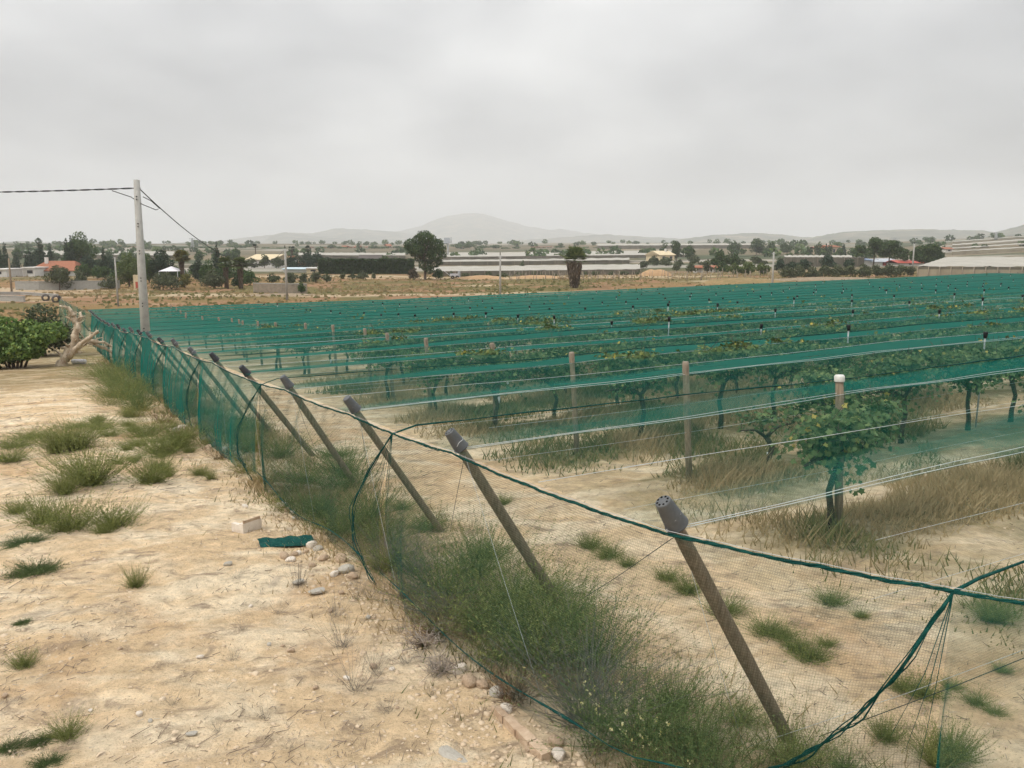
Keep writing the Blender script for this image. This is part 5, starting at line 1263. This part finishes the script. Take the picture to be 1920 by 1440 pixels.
# ------------------------------------------------------------------ houses and sheds
def house(x0, x1, yridge, yeave, ybase, label, depth=7.0, wall=M_wallw, roof=M_roof, Z=None, rz=0.0, hip=0.0, windows=2, chimney=None, door=False, name='house', gable_front=False, flat=False, over=.4):
    xc = (x0 + x1) / 2
    if Z: p = at_depth(xc, ybase, Z); p.z = float(gz(p.x, p.y))
    else: p, Z = G(xc, ybase)
    w = (x1 - x0) * Z / FPX; he = max(.6, at_depth(xc, yeave, Z).z - p.z); hr = max(he + .15, at_depth(xc, yridge, Z).z - p.z)
    t = thing(name, label, 'shed' if name == 'shed' else 'house', p, rz)
    X = w / 2; mb = MB().box(-X, X, 0, depth, -.6, he)
    if gable_front: mb.add([(-X, .0, he), (X, .0, he), (0, .0, hr - .12), (-X, depth, he), (X, depth, he), (0, depth, hr - .12)], [(0, 1, 2), (5, 4, 3), (0, 2, 5, 3), (1, 4, 5, 2)])
    elif not flat and hip == 0: mb.add([(-X, 0, he), (-X, depth, he), (-X, depth / 2, hr - .12), (X, 0, he), (X, depth, he), (X, depth / 2, hr - .12)], [(0, 2, 1), (3, 4, 5), (0, 3, 5, 2), (1, 2, 5, 4)])
    mb.build('wall', wall, t, False)
    o_ = over; th = .14; r_ = MB()
    if flat: r_.box(-X - .2, X + .2, -.2, depth + .2, he + .003, he + .22)
    elif gable_front:
        for sg in (-1, 1):
            a = [(sg * (X + o_), -o_, he - o_ * (hr - he) / X), (0, -o_, hr), (0, depth + o_, hr), (sg * (X + o_), depth + o_, he - o_ * (hr - he) / X)]
            v = a + [(q[0], q[1], q[2] + th) for q in a]; f = [(0, 1, 2, 3), (7, 6, 5, 4), (0, 4, 5, 1), (1, 5, 6, 2), (2, 6, 7, 3), (3, 7, 4, 0)]
            r_.add(v, f if sg < 0 else [tuple(reversed(q)) for q in f])
    else:
        H = hip * X; ze = he - o_ * (hr - he) / (depth / 2)
        a = [(-X - o_, -o_, ze), (X + o_, -o_, ze), (X + o_ * (hip == 0) - H, depth / 2, hr), (-X - o_ * (hip == 0) + H, depth / 2, hr), (-X - o_, depth + o_, ze), (X + o_, depth + o_, ze)]
        v = a + [(q[0], q[1], q[2] + th) for q in a]
        r_.add(v, [(6, 7, 8, 9), (9, 8, 11, 10), (6, 9, 10), (7, 11, 8), (0, 3, 2, 1), (3, 4, 5, 2), (0, 1, 7, 6), (1, 5, 11, 7), (5, 4, 10, 11), (4, 0, 6, 10), (0, 4, 3), (1, 2, 5)])
    ro = r_.build('roof', roof, t, False)
    for i in range(windows):
        cx = -X + (i + .5) * 2 * X / windows + (.0 if not door else .3)
        ww = min(.55, X / (windows + .5)); f = MB().box(cx - ww - .08, cx + ww + .08, -.05, .02, he * .36, he * .80).build('window', M_trim, t, False)
        MB().box(cx - ww, cx + ww, -.065, -.01, he * .40, he * .76).build('pane', M_glass, f, False)
    if door: MB().box(-X * .92, -X * .92 + .9, -.06, .02, -.05, min(2.0, he * .85)).build('door', M_trim, t, False)
    if chimney is not None: MB().box(chimney * X - .3, chimney * X + .3, depth * .35, depth * .35 + .6, hr - .8, hr + .9).build('chimney', M_wallw, ro, False)
    return t, w, he, Z
house(44, 66, 502, 503, 528, 'low white wing of the red-roofed house with a blue doorway', 5, M_wallw, M_wallw, 172, 0, 0, 1, None, True, flat=True)
house(60, 140, 491, 507, 528, 'white house with a red tiled roof among the left trees', 9, M_wallw, M_roof, 176, .1, .35, 3, -.55)
house(-16, 14, 505, 506, 530, 'white box building at the left edge below the cypresses', 6, M_wallw, M_wallw, 170, 0, 0, 1, flat=True)
house(462, 512, 478, 487, 510, 'big beige warehouse with a shallow curved roof', 16, M_wallw, M_wally, 240, -.1, 0, 0, gable_front=False)
house(510, 545, 481, 486, 506, 'white house with a brown roof right of the warehouse', 8, M_wallw, M_roof, 250, 0, 0, 3, .2)
house(532, 588, 503, 505, 514, 'long low shed with a pale blue roof behind the olives', 9, M_wallw, M_pool, 200, 0, 0, 0, name='shed')
house(545, 570, 493, 497, 507, 'low brown-red shed above the pale blue roof', 5, M_wallo, M_roof, 225, 0, 0, 1, name='shed')
house(575, 600, 503, 504, 514, 'pale flat shed at the end of the pale blue roof', 5, M_wally, M_wallw, 196, 0, 0, 1, name='shed', flat=True)
house(672, 712, 479, 495, 508, 'dark steep-roofed house over the hedge', 8, M_wallo, M_roofd, 225, 0, 0, 1)
house(722, 733, 494, 497, 506, 'tiny cream hut at the end of the hedge', 3, M_wally, M_roof, 210, 0, 0, 0, name='shed')
house(1234, 1268, 471, 478, 492, 'cream house with a chimney on the slope', 8, M_wally, M_wally, 300, .5, 0, 2, .5)
house(1306, 1318, 499, 502, 514, 'small white hut with a dark doorway, left of the two', 3.2, M_wallw, M_roof, 180, 0, 0, 0, None, True, name='shed')
house(1337, 1350, 499, 502, 514, 'small white hut with a dark doorway, right of the two', 3.2, M_wallw, M_roof, 180, .1, 0, 0, None, True, name='shed')
house(1529, 1546, 463, 466, 484, 'square ochre far house, left of two', 9, M_wallo, M_roof, 390, 0, 0, 2)
house(1550, 1576, 460, 463, 484, 'large ochre far house with a pale gable, right of two', 10, M_wallo, M_roof, 390, .3, 0, 3, -.2)
house(1772, 1786, 464, 467, 480, 'small white far house beside the dome-shaped pine', 8, M_wallw, M_roof, 380, 0, 0, 1)
house(1616, 1634, 485, 488, 502, 'blue-roofed shed under the pines', 6, M_wallw, M_roofb, 222, .2, 0, 0, name='shed')
house(1633, 1654, 487, 491, 502, 'grey sheet-roofed shed between blue and red sheds', 6, M_wallw, M_roofg, 222, -.1, 0, 0, name='shed')
house(1656, 1684, 486, 491, 502, 'large grey sheet-roofed shed beside the red shed', 7, M_roofr, M_roofg, 222, .15, 0, 0, name='shed')
house(1684, 1732, 489, 493, 501, 'long red-roofed shed left of the netted enclosure', 7, M_wallw, M_roofr, 215, 0, 0, 1, None, name='shed')
vill = [(628, 466, 12), (642, 464, 10), (655, 470, 13), (668, 464, 9), (690, 466, 10), (706, 470, 12), (612, 472, 10), (738, 468, 14), (752, 470, 11), (762, 466, 9), (585, 470, 9), (1000, 467, 10), (1015, 467, 16), (1030, 468, 9), (868, 466, 8), (730, 461, 8), (220, 464, 16), (112, 470, 14), (238, 472, 12)]
for i, (x, y, w) in enumerate(sorted(vill)):
    house(x - w / 2, x + w / 2, y - 3.2, y, y + 6, f'tiny hazy village house, {ordw(i + 1)} from the left', 9, (M_wallw, M_wally, M_wallo)[i % 3], M_roof, 640, rnd.uniform(-.4, .4), 0, 2, None, name='village_house')
# white gazebo
def gazebo():
    p, Z = G(324, 538); k = Z / FPX; t = thing('gazebo', 'white peaked canvas gazebo among the olives', 'gazebo', p)
    h = at_depth(324, 508, Z).z - p.z; ht = at_depth(324, 499, Z).z - p.z; R = 18 * k
    MB().add([(-R, -R, h), (R, -R, h), (R, R, h), (-R, R, h), (-R * .45, -R * .45, h + (ht - h) * .55), (R * .45, -R * .45, h + (ht - h) * .55), (R * .45, R * .45, h + (ht - h) * .55), (-R * .45, R * .45, h + (ht - h) * .55), (0, 0, ht)],
             [(0, 1, 5, 4), (1, 2, 6, 5), (2, 3, 7, 6), (3, 0, 4, 7), (4, 5, 8), (5, 6, 8), (6, 7, 8), (7, 4, 8)]).build('canopy', M_canvas, t, False)
    for a in ((-1, -1), (1, -1), (1, 1), (-1, 1)): MB().tube([(a[0] * R * .95, a[1] * R * .95, -.2), (a[0] * R * .95, a[1] * R * .95, h - .02)], .05, 6).build('leg', M_stake, t)
gazebo()
def wall_line(pts, hpx, label, mat=M_concd, th=.25, name='garden_wall'):
    P = [G(x, y) for x, y in pts]; p0 = P[0][0]; t = thing(name, label, 'wall', p0)
    for i in range(len(P) - 1):
        a, b = P[i][0] - p0, P[i + 1][0] - p0; h = hpx * P[i][1] / FPX; d = (b - a).normalized(); n_ = Vector((-d.y, d.x, 0)) * th / 2
        mb = MB(); v = [a - n_, b - n_, b + n_, a + n_]; v = [q + Vector((0, 0, -.4)) for q in v] + [q + Vector((0, 0, h)) for q in v]
        mb.add(v, [(0, 3, 2, 1), (4, 5, 6, 7), (0, 1, 5, 4), (1, 2, 6, 5), (2, 3, 7, 6), (3, 0, 4, 7)]); w_ = mb.build('panel', mat, t, False)
        v2 = [a - n_ * 1.3, b - n_ * 1.3, b + n_ * 1.3, a + n_ * 1.3]; mb2 = MB(); v2 = [q + Vector((0, 0, h + .004)) for q in v2] + [q + Vector((0, 0, h + .10)) for q in v2]
        mb2.add(v2, [(0, 3, 2, 1), (4, 5, 6, 7), (0, 1, 5, 4), (1, 2, 6, 5), (2, 3, 7, 6), (3, 0, 4, 7)]); mb2.build('coping', M_conc, t, False)
wall_line([(30, 543), (75, 543), (150, 542), (225, 541)], 15, 'grey garden wall in front of the red-roofed house', M_conc)
wall_line([(476, 549), (530, 550), (576, 550)], 17, 'low rough wall beside the second utility pole')
wall_line([(-60, 563), (-5, 564), (46, 566)], 9, 'pale low concrete wall at the left edge', M_conc)
wall_line([(-40, 552), (40, 552), (108, 557)], 4, 'long low parapet along the track at the left', M_conc)
# rusty coils by the track
for i, (x, y) in enumerate(((86, 564), (105, 567))):
    p, Z = G(x, y); o = MB().lathe([(.25, -.3), (.32, -.35), (.42, -.2), (.44, 0), (.42, .2), (.32, .35), (.25, .3)], 14).build('hose_coil', M_brownf and M_roofd); o.location = p + Vector((0, 0, .35)); o.rotation_euler = (math.pi / 2, 0, .6); tag(o, f'dark coil of hose by the left track, {("left", "right")[i]} of two', 'hose', 'hose coils')
# concrete stub by the pole
p, Z = G(257, 540); t = thing('concrete_stub', 'pale concrete stub with a rusty door beside the utility pole', 'pillar', p); MB().box(-.35, .35, -.3, .3, -.2, 2.0).build('block', M_wally, t, False); MB().box(-.05, .3, -.34, -.29, .1, 1.0).build('door', M_roofr, t, False)
# water tank on legs
p = at_depth(840, 482, 420); p.z = float(gz(p.x, p.y)); h = at_depth(840, 447, 420).z - p.z; t = thing('water_tower', 'grey square tank on a thin leg right of the big pine', 'water tower', p)
MB().tube([(0, 0, -.3), (0, 0, h - 2)], .35, 8).build('leg', M_stake, t); MB().box(-1.7, 1.0, -1.4, 1.4, h - 2.4, h + .3).build('tank', M_roofg, t, False); MB().tube([(1.6, 0, h - 2), (1.6, 0, h + .6)], .25, 6).build('mast', M_stake, t); MB().tube([(-.2, 0, h - 2.2), (1.7, 0, h - 2)], .12, 5).build('bracket', M_stake, t)
# small trailer by the pine
p, Z = G(853, 523); t = thing('farm_trailer', 'small white farm trailer on the bank right of the big pine', 'trailer', p, .2)
MB().box(-.9, .6, -.5, .5, .45, .95).build('body', M_canvas, t, False); MB().box(.62, 1.0, -.35, .35, .2, 1.5).build('tank', M_roofg, t, False); MB().tube([(-.9, 0, .55), (-2.6, 0, 2.0)], .05, 6).build('tow_bar', M_canvas, t)
for sx in (-.5, .35):
    w_ = MB().lathe([(.10, -.1), (.30, -.1), (.33, 0), (.30, .1), (.10, .1)], 14).build('wheel', M_black, t); w_.location = (sx, -.58, .32); w_.rotation_euler = (math.pi / 2, 0, 0)

# ------------------------------------------------------------------ netted fields beyond
def net_block(x0, x1, yf, yb, h, label, top=M_netw, side=M_netd, Zf=None, Zb=None, posts_=14):
    def g(x, y, Z):
        if Z: q = at_depth(x, y, Z); q.z = float(gz(q.x, q.y)); return q
        return G(x, y)[0]
    A, B = g(x0, yf, Zf), g(x1, yf, Zf); Cc, D_ = g(x1, yb, Zb), g(x0, yb, Zb)
    t = thing('netted_field', label, 'net', A); n = 30; m_ = 8; V = []
    for j in range(m_ + 1):
        for i in range(n + 1):
            a = A.lerp(B, i / n); b = D_.lerp(Cc, i / n); q = a.lerp(b, j / m_)
            V.append((q.x - A.x, q.y - A.y, float(gsm(q.x, q.y)) - A.z + h - .18 * (i % 2) * h / 2.2 - .1 * (j % 2) + rnd.uniform(-.06, .06)))
    obj('roof_net', np_mesh('roof_net', np.array(V), grid_faces(m_ + 1, n + 1)[:, ::-1], top, smooth=True), t)
    mb = MB()
    for i in range(n):
        a = A.lerp(B, i / n) - A; b = A.lerp(B, (i + 1) / n) - A; k = rnd.uniform(-.1, .1)
        mb.add([a + Vector((0, k, -.3)), b + Vector((0, k, -.3)), b + Vector((0, 0, h - .06)), a + Vector((0, 0, h - .06))], [(0, 1, 2, 3)])
    for P_, Q_ in ((A, D_), (B, Cc)):
        a = P_ - A; b = Q_ - A; mb.add([a + Vector((0, 0, -.3)), b + Vector((0, 0, -.3)), b + Vector((0, 0, h - .06)), a + Vector((0, 0, h - .06))], [(0, 1, 2, 3)])
    mb.build('side_net', side, t, False)
    for i in range(posts_):
        q = A.lerp(B, (i + .5) / posts_) - A + Vector((0, -.12, 0)); MB().tube([q + Vector((0, 0, -.3)), q + Vector((0, 0, h + .1))], .05, 5).build('post', M_postend, t)
net_block(812, 1200, 514, 505, 1.1, 'wide white netted field behind the stout palm, nearest of three', Zf=172, Zb=215)
net_block(826, 1180, 496, 491, 1.2, 'white netted field behind the stout palm, second of three', Zf=268, Zb=310)
net_block(830, 1300, 487, 483, 1.3, 'white netted field behind the stout palm, farthest of three', Zf=370, Zb=470)
net_block(1120, 1420, 478, 476, 2.4, 'thin white netted strip on the slope left of the terrace pines', Zf=560, Zb=640, posts_=6)
net_block(1470, 1620, 497, 494, 2.4, 'pale netted strip behind the olive hedge', M_netw, M_netd, 215, 260, 6)
net_block(560, 760, 487, 484, 2.2, 'white netted strip behind the dark steep-roofed house', Zf=350, Zb=420, posts_=8)
net_block(30, 330, 487, 484, 1.5, 'white netted strip behind the left trees', Zf=380, Zb=460, posts_=8)
for i, (y0, Z0, Z1) in enumerate(((478, 330, 345), (474, 385, 402), (469, 445, 464), (465, 515, 538))):
    net_block(1785, 2080, y0, y0 - 3, 1.5, f'white netted terrace on the right slope, {ordw(i + 1)} from the bottom', M_netw, M_netb, Z0, Z1, 6)
def enclosure():
    a = at_depth(1718, 523, 118); b = at_depth(2060, 520, 105); c_ = at_depth(2160, 500, 160); d = at_depth(1772, 500, 165)
    P = [Vector((q.x, q.y, float(gz(q.x, q.y)))) for q in (a, b, c_, d)]; A = P[0]
    t = thing('netted_enclosure', 'large beige netted enclosure with sloping corner at the right', 'net', A)
    hs = [at_depth(1718, 503, 118).z - P[0].z, at_depth(2060, 497, 105).z - P[1].z]; h = max(1.2, sum(hs) / 2)
    n, m_ = 26, 12; V = []
    for j in range(m_ + 1):
        for i in range(n + 1):
            q = P[0].lerp(P[1], i / n).lerp(P[3].lerp(P[2], i / n), j / m_); V.append((q.x - A.x, q.y - A.y, q.z - A.z + h + .15 * j / m_ * 2 + .06 * ((i + j) % 2) + .05 * math.sin(i * 1.3)))
    obj('roof_net', np_mesh('roof_net', np.array(V), grid_faces(m_ + 1, n + 1)[:, ::-1], M_netw, smooth=True), t)
    for name, z0, z1, mat, off in (('lower_band', -.3, h * .42, M_netd, 0), ('wall_net', h * .42, h * .86, M_netb, -.05), ('eave_net', h * .86, h, M_netd, .0)):
        mb = MB()
        for s0, s1 in ((P[0], P[1]), (P[0], P[3])):
            for i in range(n):
                u = s0.lerp(s1, i / n) - A; v = s0.lerp(s1, (i + 1) / n) - A; w0, w1 = .12 * math.sin(i * 1.7), .12 * math.sin((i + 1) * 1.7); o0 = Vector((0, off + w0 * .5, 0)); o1 = Vector((0, off + w1 * .5, 0))
                mb.add([u + Vector((0, 0, z0)) + o0, v + Vector((0, 0, z0)) + o1, v + Vector((0, 0, z1)) + o1, u + Vector((0, 0, z1)) + o0], [(0, 1, 2, 3)])
        mb.build(name, mat, t, False)
    for i in range(16):
        q = P[0].lerp(P[1], i / 15) - A + Vector((0, -.2, 0)); MB().tube([q + Vector((0, 0, -.3)), q + Vector((0, 0, h))], .06, 6).build('post', M_postend, t)
enclosure()
# row stakes of the young plantation beyond the nets
st_me = MB().tube([(0, 0, -.2), (0, 0, 1.35)], .045, 5).mesh('field_stake', M_postend); k_ = 0
spots_ = sorted([(rnd.uniform(955, 1450), rnd.choice((522, 525, 528)) + rnd.uniform(-1, 1)) for _ in range(125)])
for i, (x, y) in enumerate(spots_):
    p, Z = G(x, y - (x - 955) * .008); o = obj('field_stake', st_me); o.location = p; o.rotation_euler = (rnd.uniform(-.1, .1), rnd.uniform(-.12, .12), 0); o.scale = (1, 1, rnd.uniform(.7, 1.15))
    tag(o, f'short pale stake in the bare plot beyond the nets, {ordw(i + 1)} from the left' if i < 99 else f'short pale stake in the bare plot beyond the nets, {ordw(len(spots_) - i)} from its right end', 'stake', 'stakes of the bare plot')
# earth mound and rubble
def mound(x, y, wpx, hpx, label, seed, mat, name='soil_mound'):
    p, Z = G(x, y); k = Z / FPX; nx, ny = 26, 14; V = []
    for i in range(nx):
        for j in range(ny):
            u, v = i / (nx - 1) * 2 - 1, j / (ny - 1) * 2 - 1; hgt = max(0, 1 - u * u - v * v) ** .8
            V.append((u * wpx * k / 2, v * wpx * k / 4 + wpx * k / 4, hpx * k * hgt * (.75 + .5 * float(fbm(np.array(u * 3 + seed), np.array(v * 3), 3, seed))) - .15))
    o = obj(name, np_mesh(name, np.array(V), grid_faces(nx, ny), mat, smooth=True)); o.location = p; tag(o, label, 'mound')
M_soil = mat_basic('orange_soil', (.44, .29, .16), (.34, .21, .11), 1.5, .95, .6, 8); M_rub = mat_basic('rubble', (.36, .28, .19), (.16, .12, .075), 2.2, .95, 1.0, 8); M_grm = mat_basic('dry_bank', (.30, .20, .095), (.17, .14, .06), 1.2, .95, .8, 8)
mound(1232, 518, 70, 14, 'orange soil mound below the cream house', 3, M_soil)
mound(900, 524, 110, 8, 'low orange rubble bank right of the white trailer', 5, M_soil, 'rubble_bank')
mound(1010, 523, 120, 7, 'low orange rubble bank left of the stout palm', 6, M_soil, 'rubble_bank')
mound(1410, 533, 190, 12, 'tawny grassy bank in front of the hedge pole', 7, M_grm, 'grass_bank')
mound(1590, 526, 260, 6, 'stony tawny bank below the olive hedge', 8, M_rub, 'rubble_bank')
mound(520, 556, 170, 6, 'stony debris bank at the foot of the second pole', 9, M_rub, 'rubble_bank')
# parked white car on the far track
def car(x, y, Z, label):
    p = at_depth(x, y, Z); p.z = float(gz(p.x, p.y)); t = thing('parked_car', label, 'car', p, .1)
    prof = [(-2.1, .35), (-2.1, .8), (-1.5, .92), (-.9, 1.42), (.5, 1.45), (1.2, .95), (2.0, .85), (2.1, .4)]; v = [(a, -.8, b) for a, b in prof] + [(a, .8, b) for a, b in prof]; n = len(prof)
    MB().add(v, [tuple(range(n)), tuple(reversed(range(n, 2 * n)))] + [(i, i + n, (i + 1) % n + n, (i + 1) % n) for i in range(n)]).build('body', M_canvas, t, False)
    MB().box(-.75, .55, -.82, -.79, .98, 1.32).build('window', M_glass, t, False)
    for a in (-1.3, 1.3):
        for s_ in (-1, 1):
            w_ = MB().lathe([(.12, -.1), (.3, -.1), (.32, 0), (.3, .1), (.12, .1)], 12).build('wheel', M_black, t); w_.location = (a, s_ * .76, .32); w_.rotation_euler = (math.pi / 2, 0, 0)
car(1842, 492, 190, 'small white car parked behind the netted enclosure')

# ------------------------------------------------------------------ bits lying near the fence
p, Z = G(540, 1030); o = np_mesh('net_scrap', *(lambda V: (V, grid_faces(20, 10)))(np.array([(u * .95 - .1 * v, v * .34, .03 + .07 * math.sin(math.pi * (v + .0)) * (1 - abs(u - .4)) + .02 * math.sin(u * 19) * math.sin(v * 9)) for u in np.linspace(-.35, .35, 20) for v in np.linspace(0, 1, 10)])), M_rope, smooth=True)
ob = obj('net_scrap', o); ob.location = p; ob.rotation_euler = (0, 0, .12); tag(ob, 'crumpled dark green net scrap lying on the stones outside the fence', 'net scrap')
p, Z = G(470, 996); t = thing('broken_block', 'broken pale hollow block on the sand by the fence', 'block', p, 1.0); k = Z / FPX
MB().box(-22 * k, 22 * k, -6 * k, 5 * k, -.02, .13).build('web', M_stonew, t, False); MB().box(-22 * k, -14 * k, 5.2 * k, 26 * k, -.02, .11).build('web', M_stonew, t, False); MB().box(-20 * k, 20 * k, -5 * k, -3 * k, .1302, .17).build('rim', M_stone, t, False)
a, _ = G(928, 1338); b, _ = G(1025, 1432); d = b - a
t = thing('kerb_edging', 'thin sandy concrete edging half buried beside the stones', 'kerb', a)
for i in range(4):
    q0 = d * (i / 4 + .01); q1 = d * ((i + 1) / 4 - .01); nn = Vector((-d.y, d.x, 0)).normalized() * .035; mb = MB(); v = [q0 - nn, q1 - nn, q1 + nn, q0 + nn]
    mb.add([w_ + Vector((0, 0, -.1)) for w_ in v] + [w_ + Vector((0, 0, .05 + rnd.uniform(-.012, .012))) for w_ in v], [(0, 3, 2, 1), (4, 5, 6, 7), (0, 1, 5, 4), (1, 2, 6, 5), (2, 3, 7, 6), (3, 0, 4, 7)]); mb.build('length', M_stone, t, False)
for i, ((x0, y0), (x1, y1)) in enumerate((((520, 893), (598, 902)), ((515, 912), (605, 921)))):
    a, _ = G(x0, y0); b, _ = G(x1, y1); o = MB().tube([Vector((0, 0, .04)), (b - a) * .5 + Vector((0, .03, .05)), b - a + Vector((0, 0, .04))], [.035, .04, .035], 8).build('bleached_pole', M_bleach); o.location = a; tag(o, f'bleached wooden pole lying on the ground behind the net, {("farther", "nearer")[i]} of two', 'stick', 'bleached poles')
a, _ = G(850, 1420)
o = obj('flat_slab', ST[6]); o.location = a; o.scale = (.17, .07, .02); o.rotation_euler = (0, 0, -.9); tag(o, 'flat pale slab sunk in the gravel near the bottom edge', 'slab')
def dead_brush(x, y, w, label):
    p, Z = G(x, y); r2 = random.Random(x); mb = MB(); R = w * Z / FPX / 2
    for k in range(34):
        a = r2.uniform(0, 6.28); e = Vector((math.cos(a), math.sin(a), r2.uniform(.05, .7))) * R * r2.uniform(.5, 1.1); m_ = e * .5 + Vector((r2.gauss(0, .05), r2.gauss(0, .05), .06)); mb.tube([Vector((0, 0, .01)), m_, e], [.006, .004, .0015], 4)
        for _ in range(2): q = m_.lerp(e, r2.random()); mb.tube([q, q + Vector((r2.gauss(0, .1), r2.gauss(0, .1), abs(r2.gauss(0, .07))))], [.003, .001], 4)
    o = mb.build('dead_brush', M_weedg and MATS['dead_twig']); o.location = p; tag(o, label, 'brush')
mat_basic('dead_twig', (.42, .36, .30), (.25, .20, .16), 8, .9)
dead_brush(795, 1215, 110, 'grey tangle of dead brushwood at the net foot')
dead_brush(830, 1260, 80, 'small grey tangle of dead twigs by the stone line')

# ------------------------------------------------------------------ haze
def haze():
    mb = MB().box(-9800, 9800, -1200, 9400, -60, 420); o = mb.build('haze', None, None, False) if False else None
    m, N, L = nodes_of('haze'); out = N.new('ShaderNodeOutputMaterial'); v = N.new('ShaderNodeVolumePrincipled')
    v.inputs['Color'].default_value = (.915, .925, .94, 1); v.inputs['Density'].default_value = 0.00028; v.inputs['Anisotropy'].default_value = 0.0
    L.new(v.outputs[0], out.inputs['Volume'])
    o = mb.build('haze', m, None, False); tag(o, 'pale haze in the air over the plain', 'haze', kind='stuff'); o.display_type = 'WIRE'
haze()
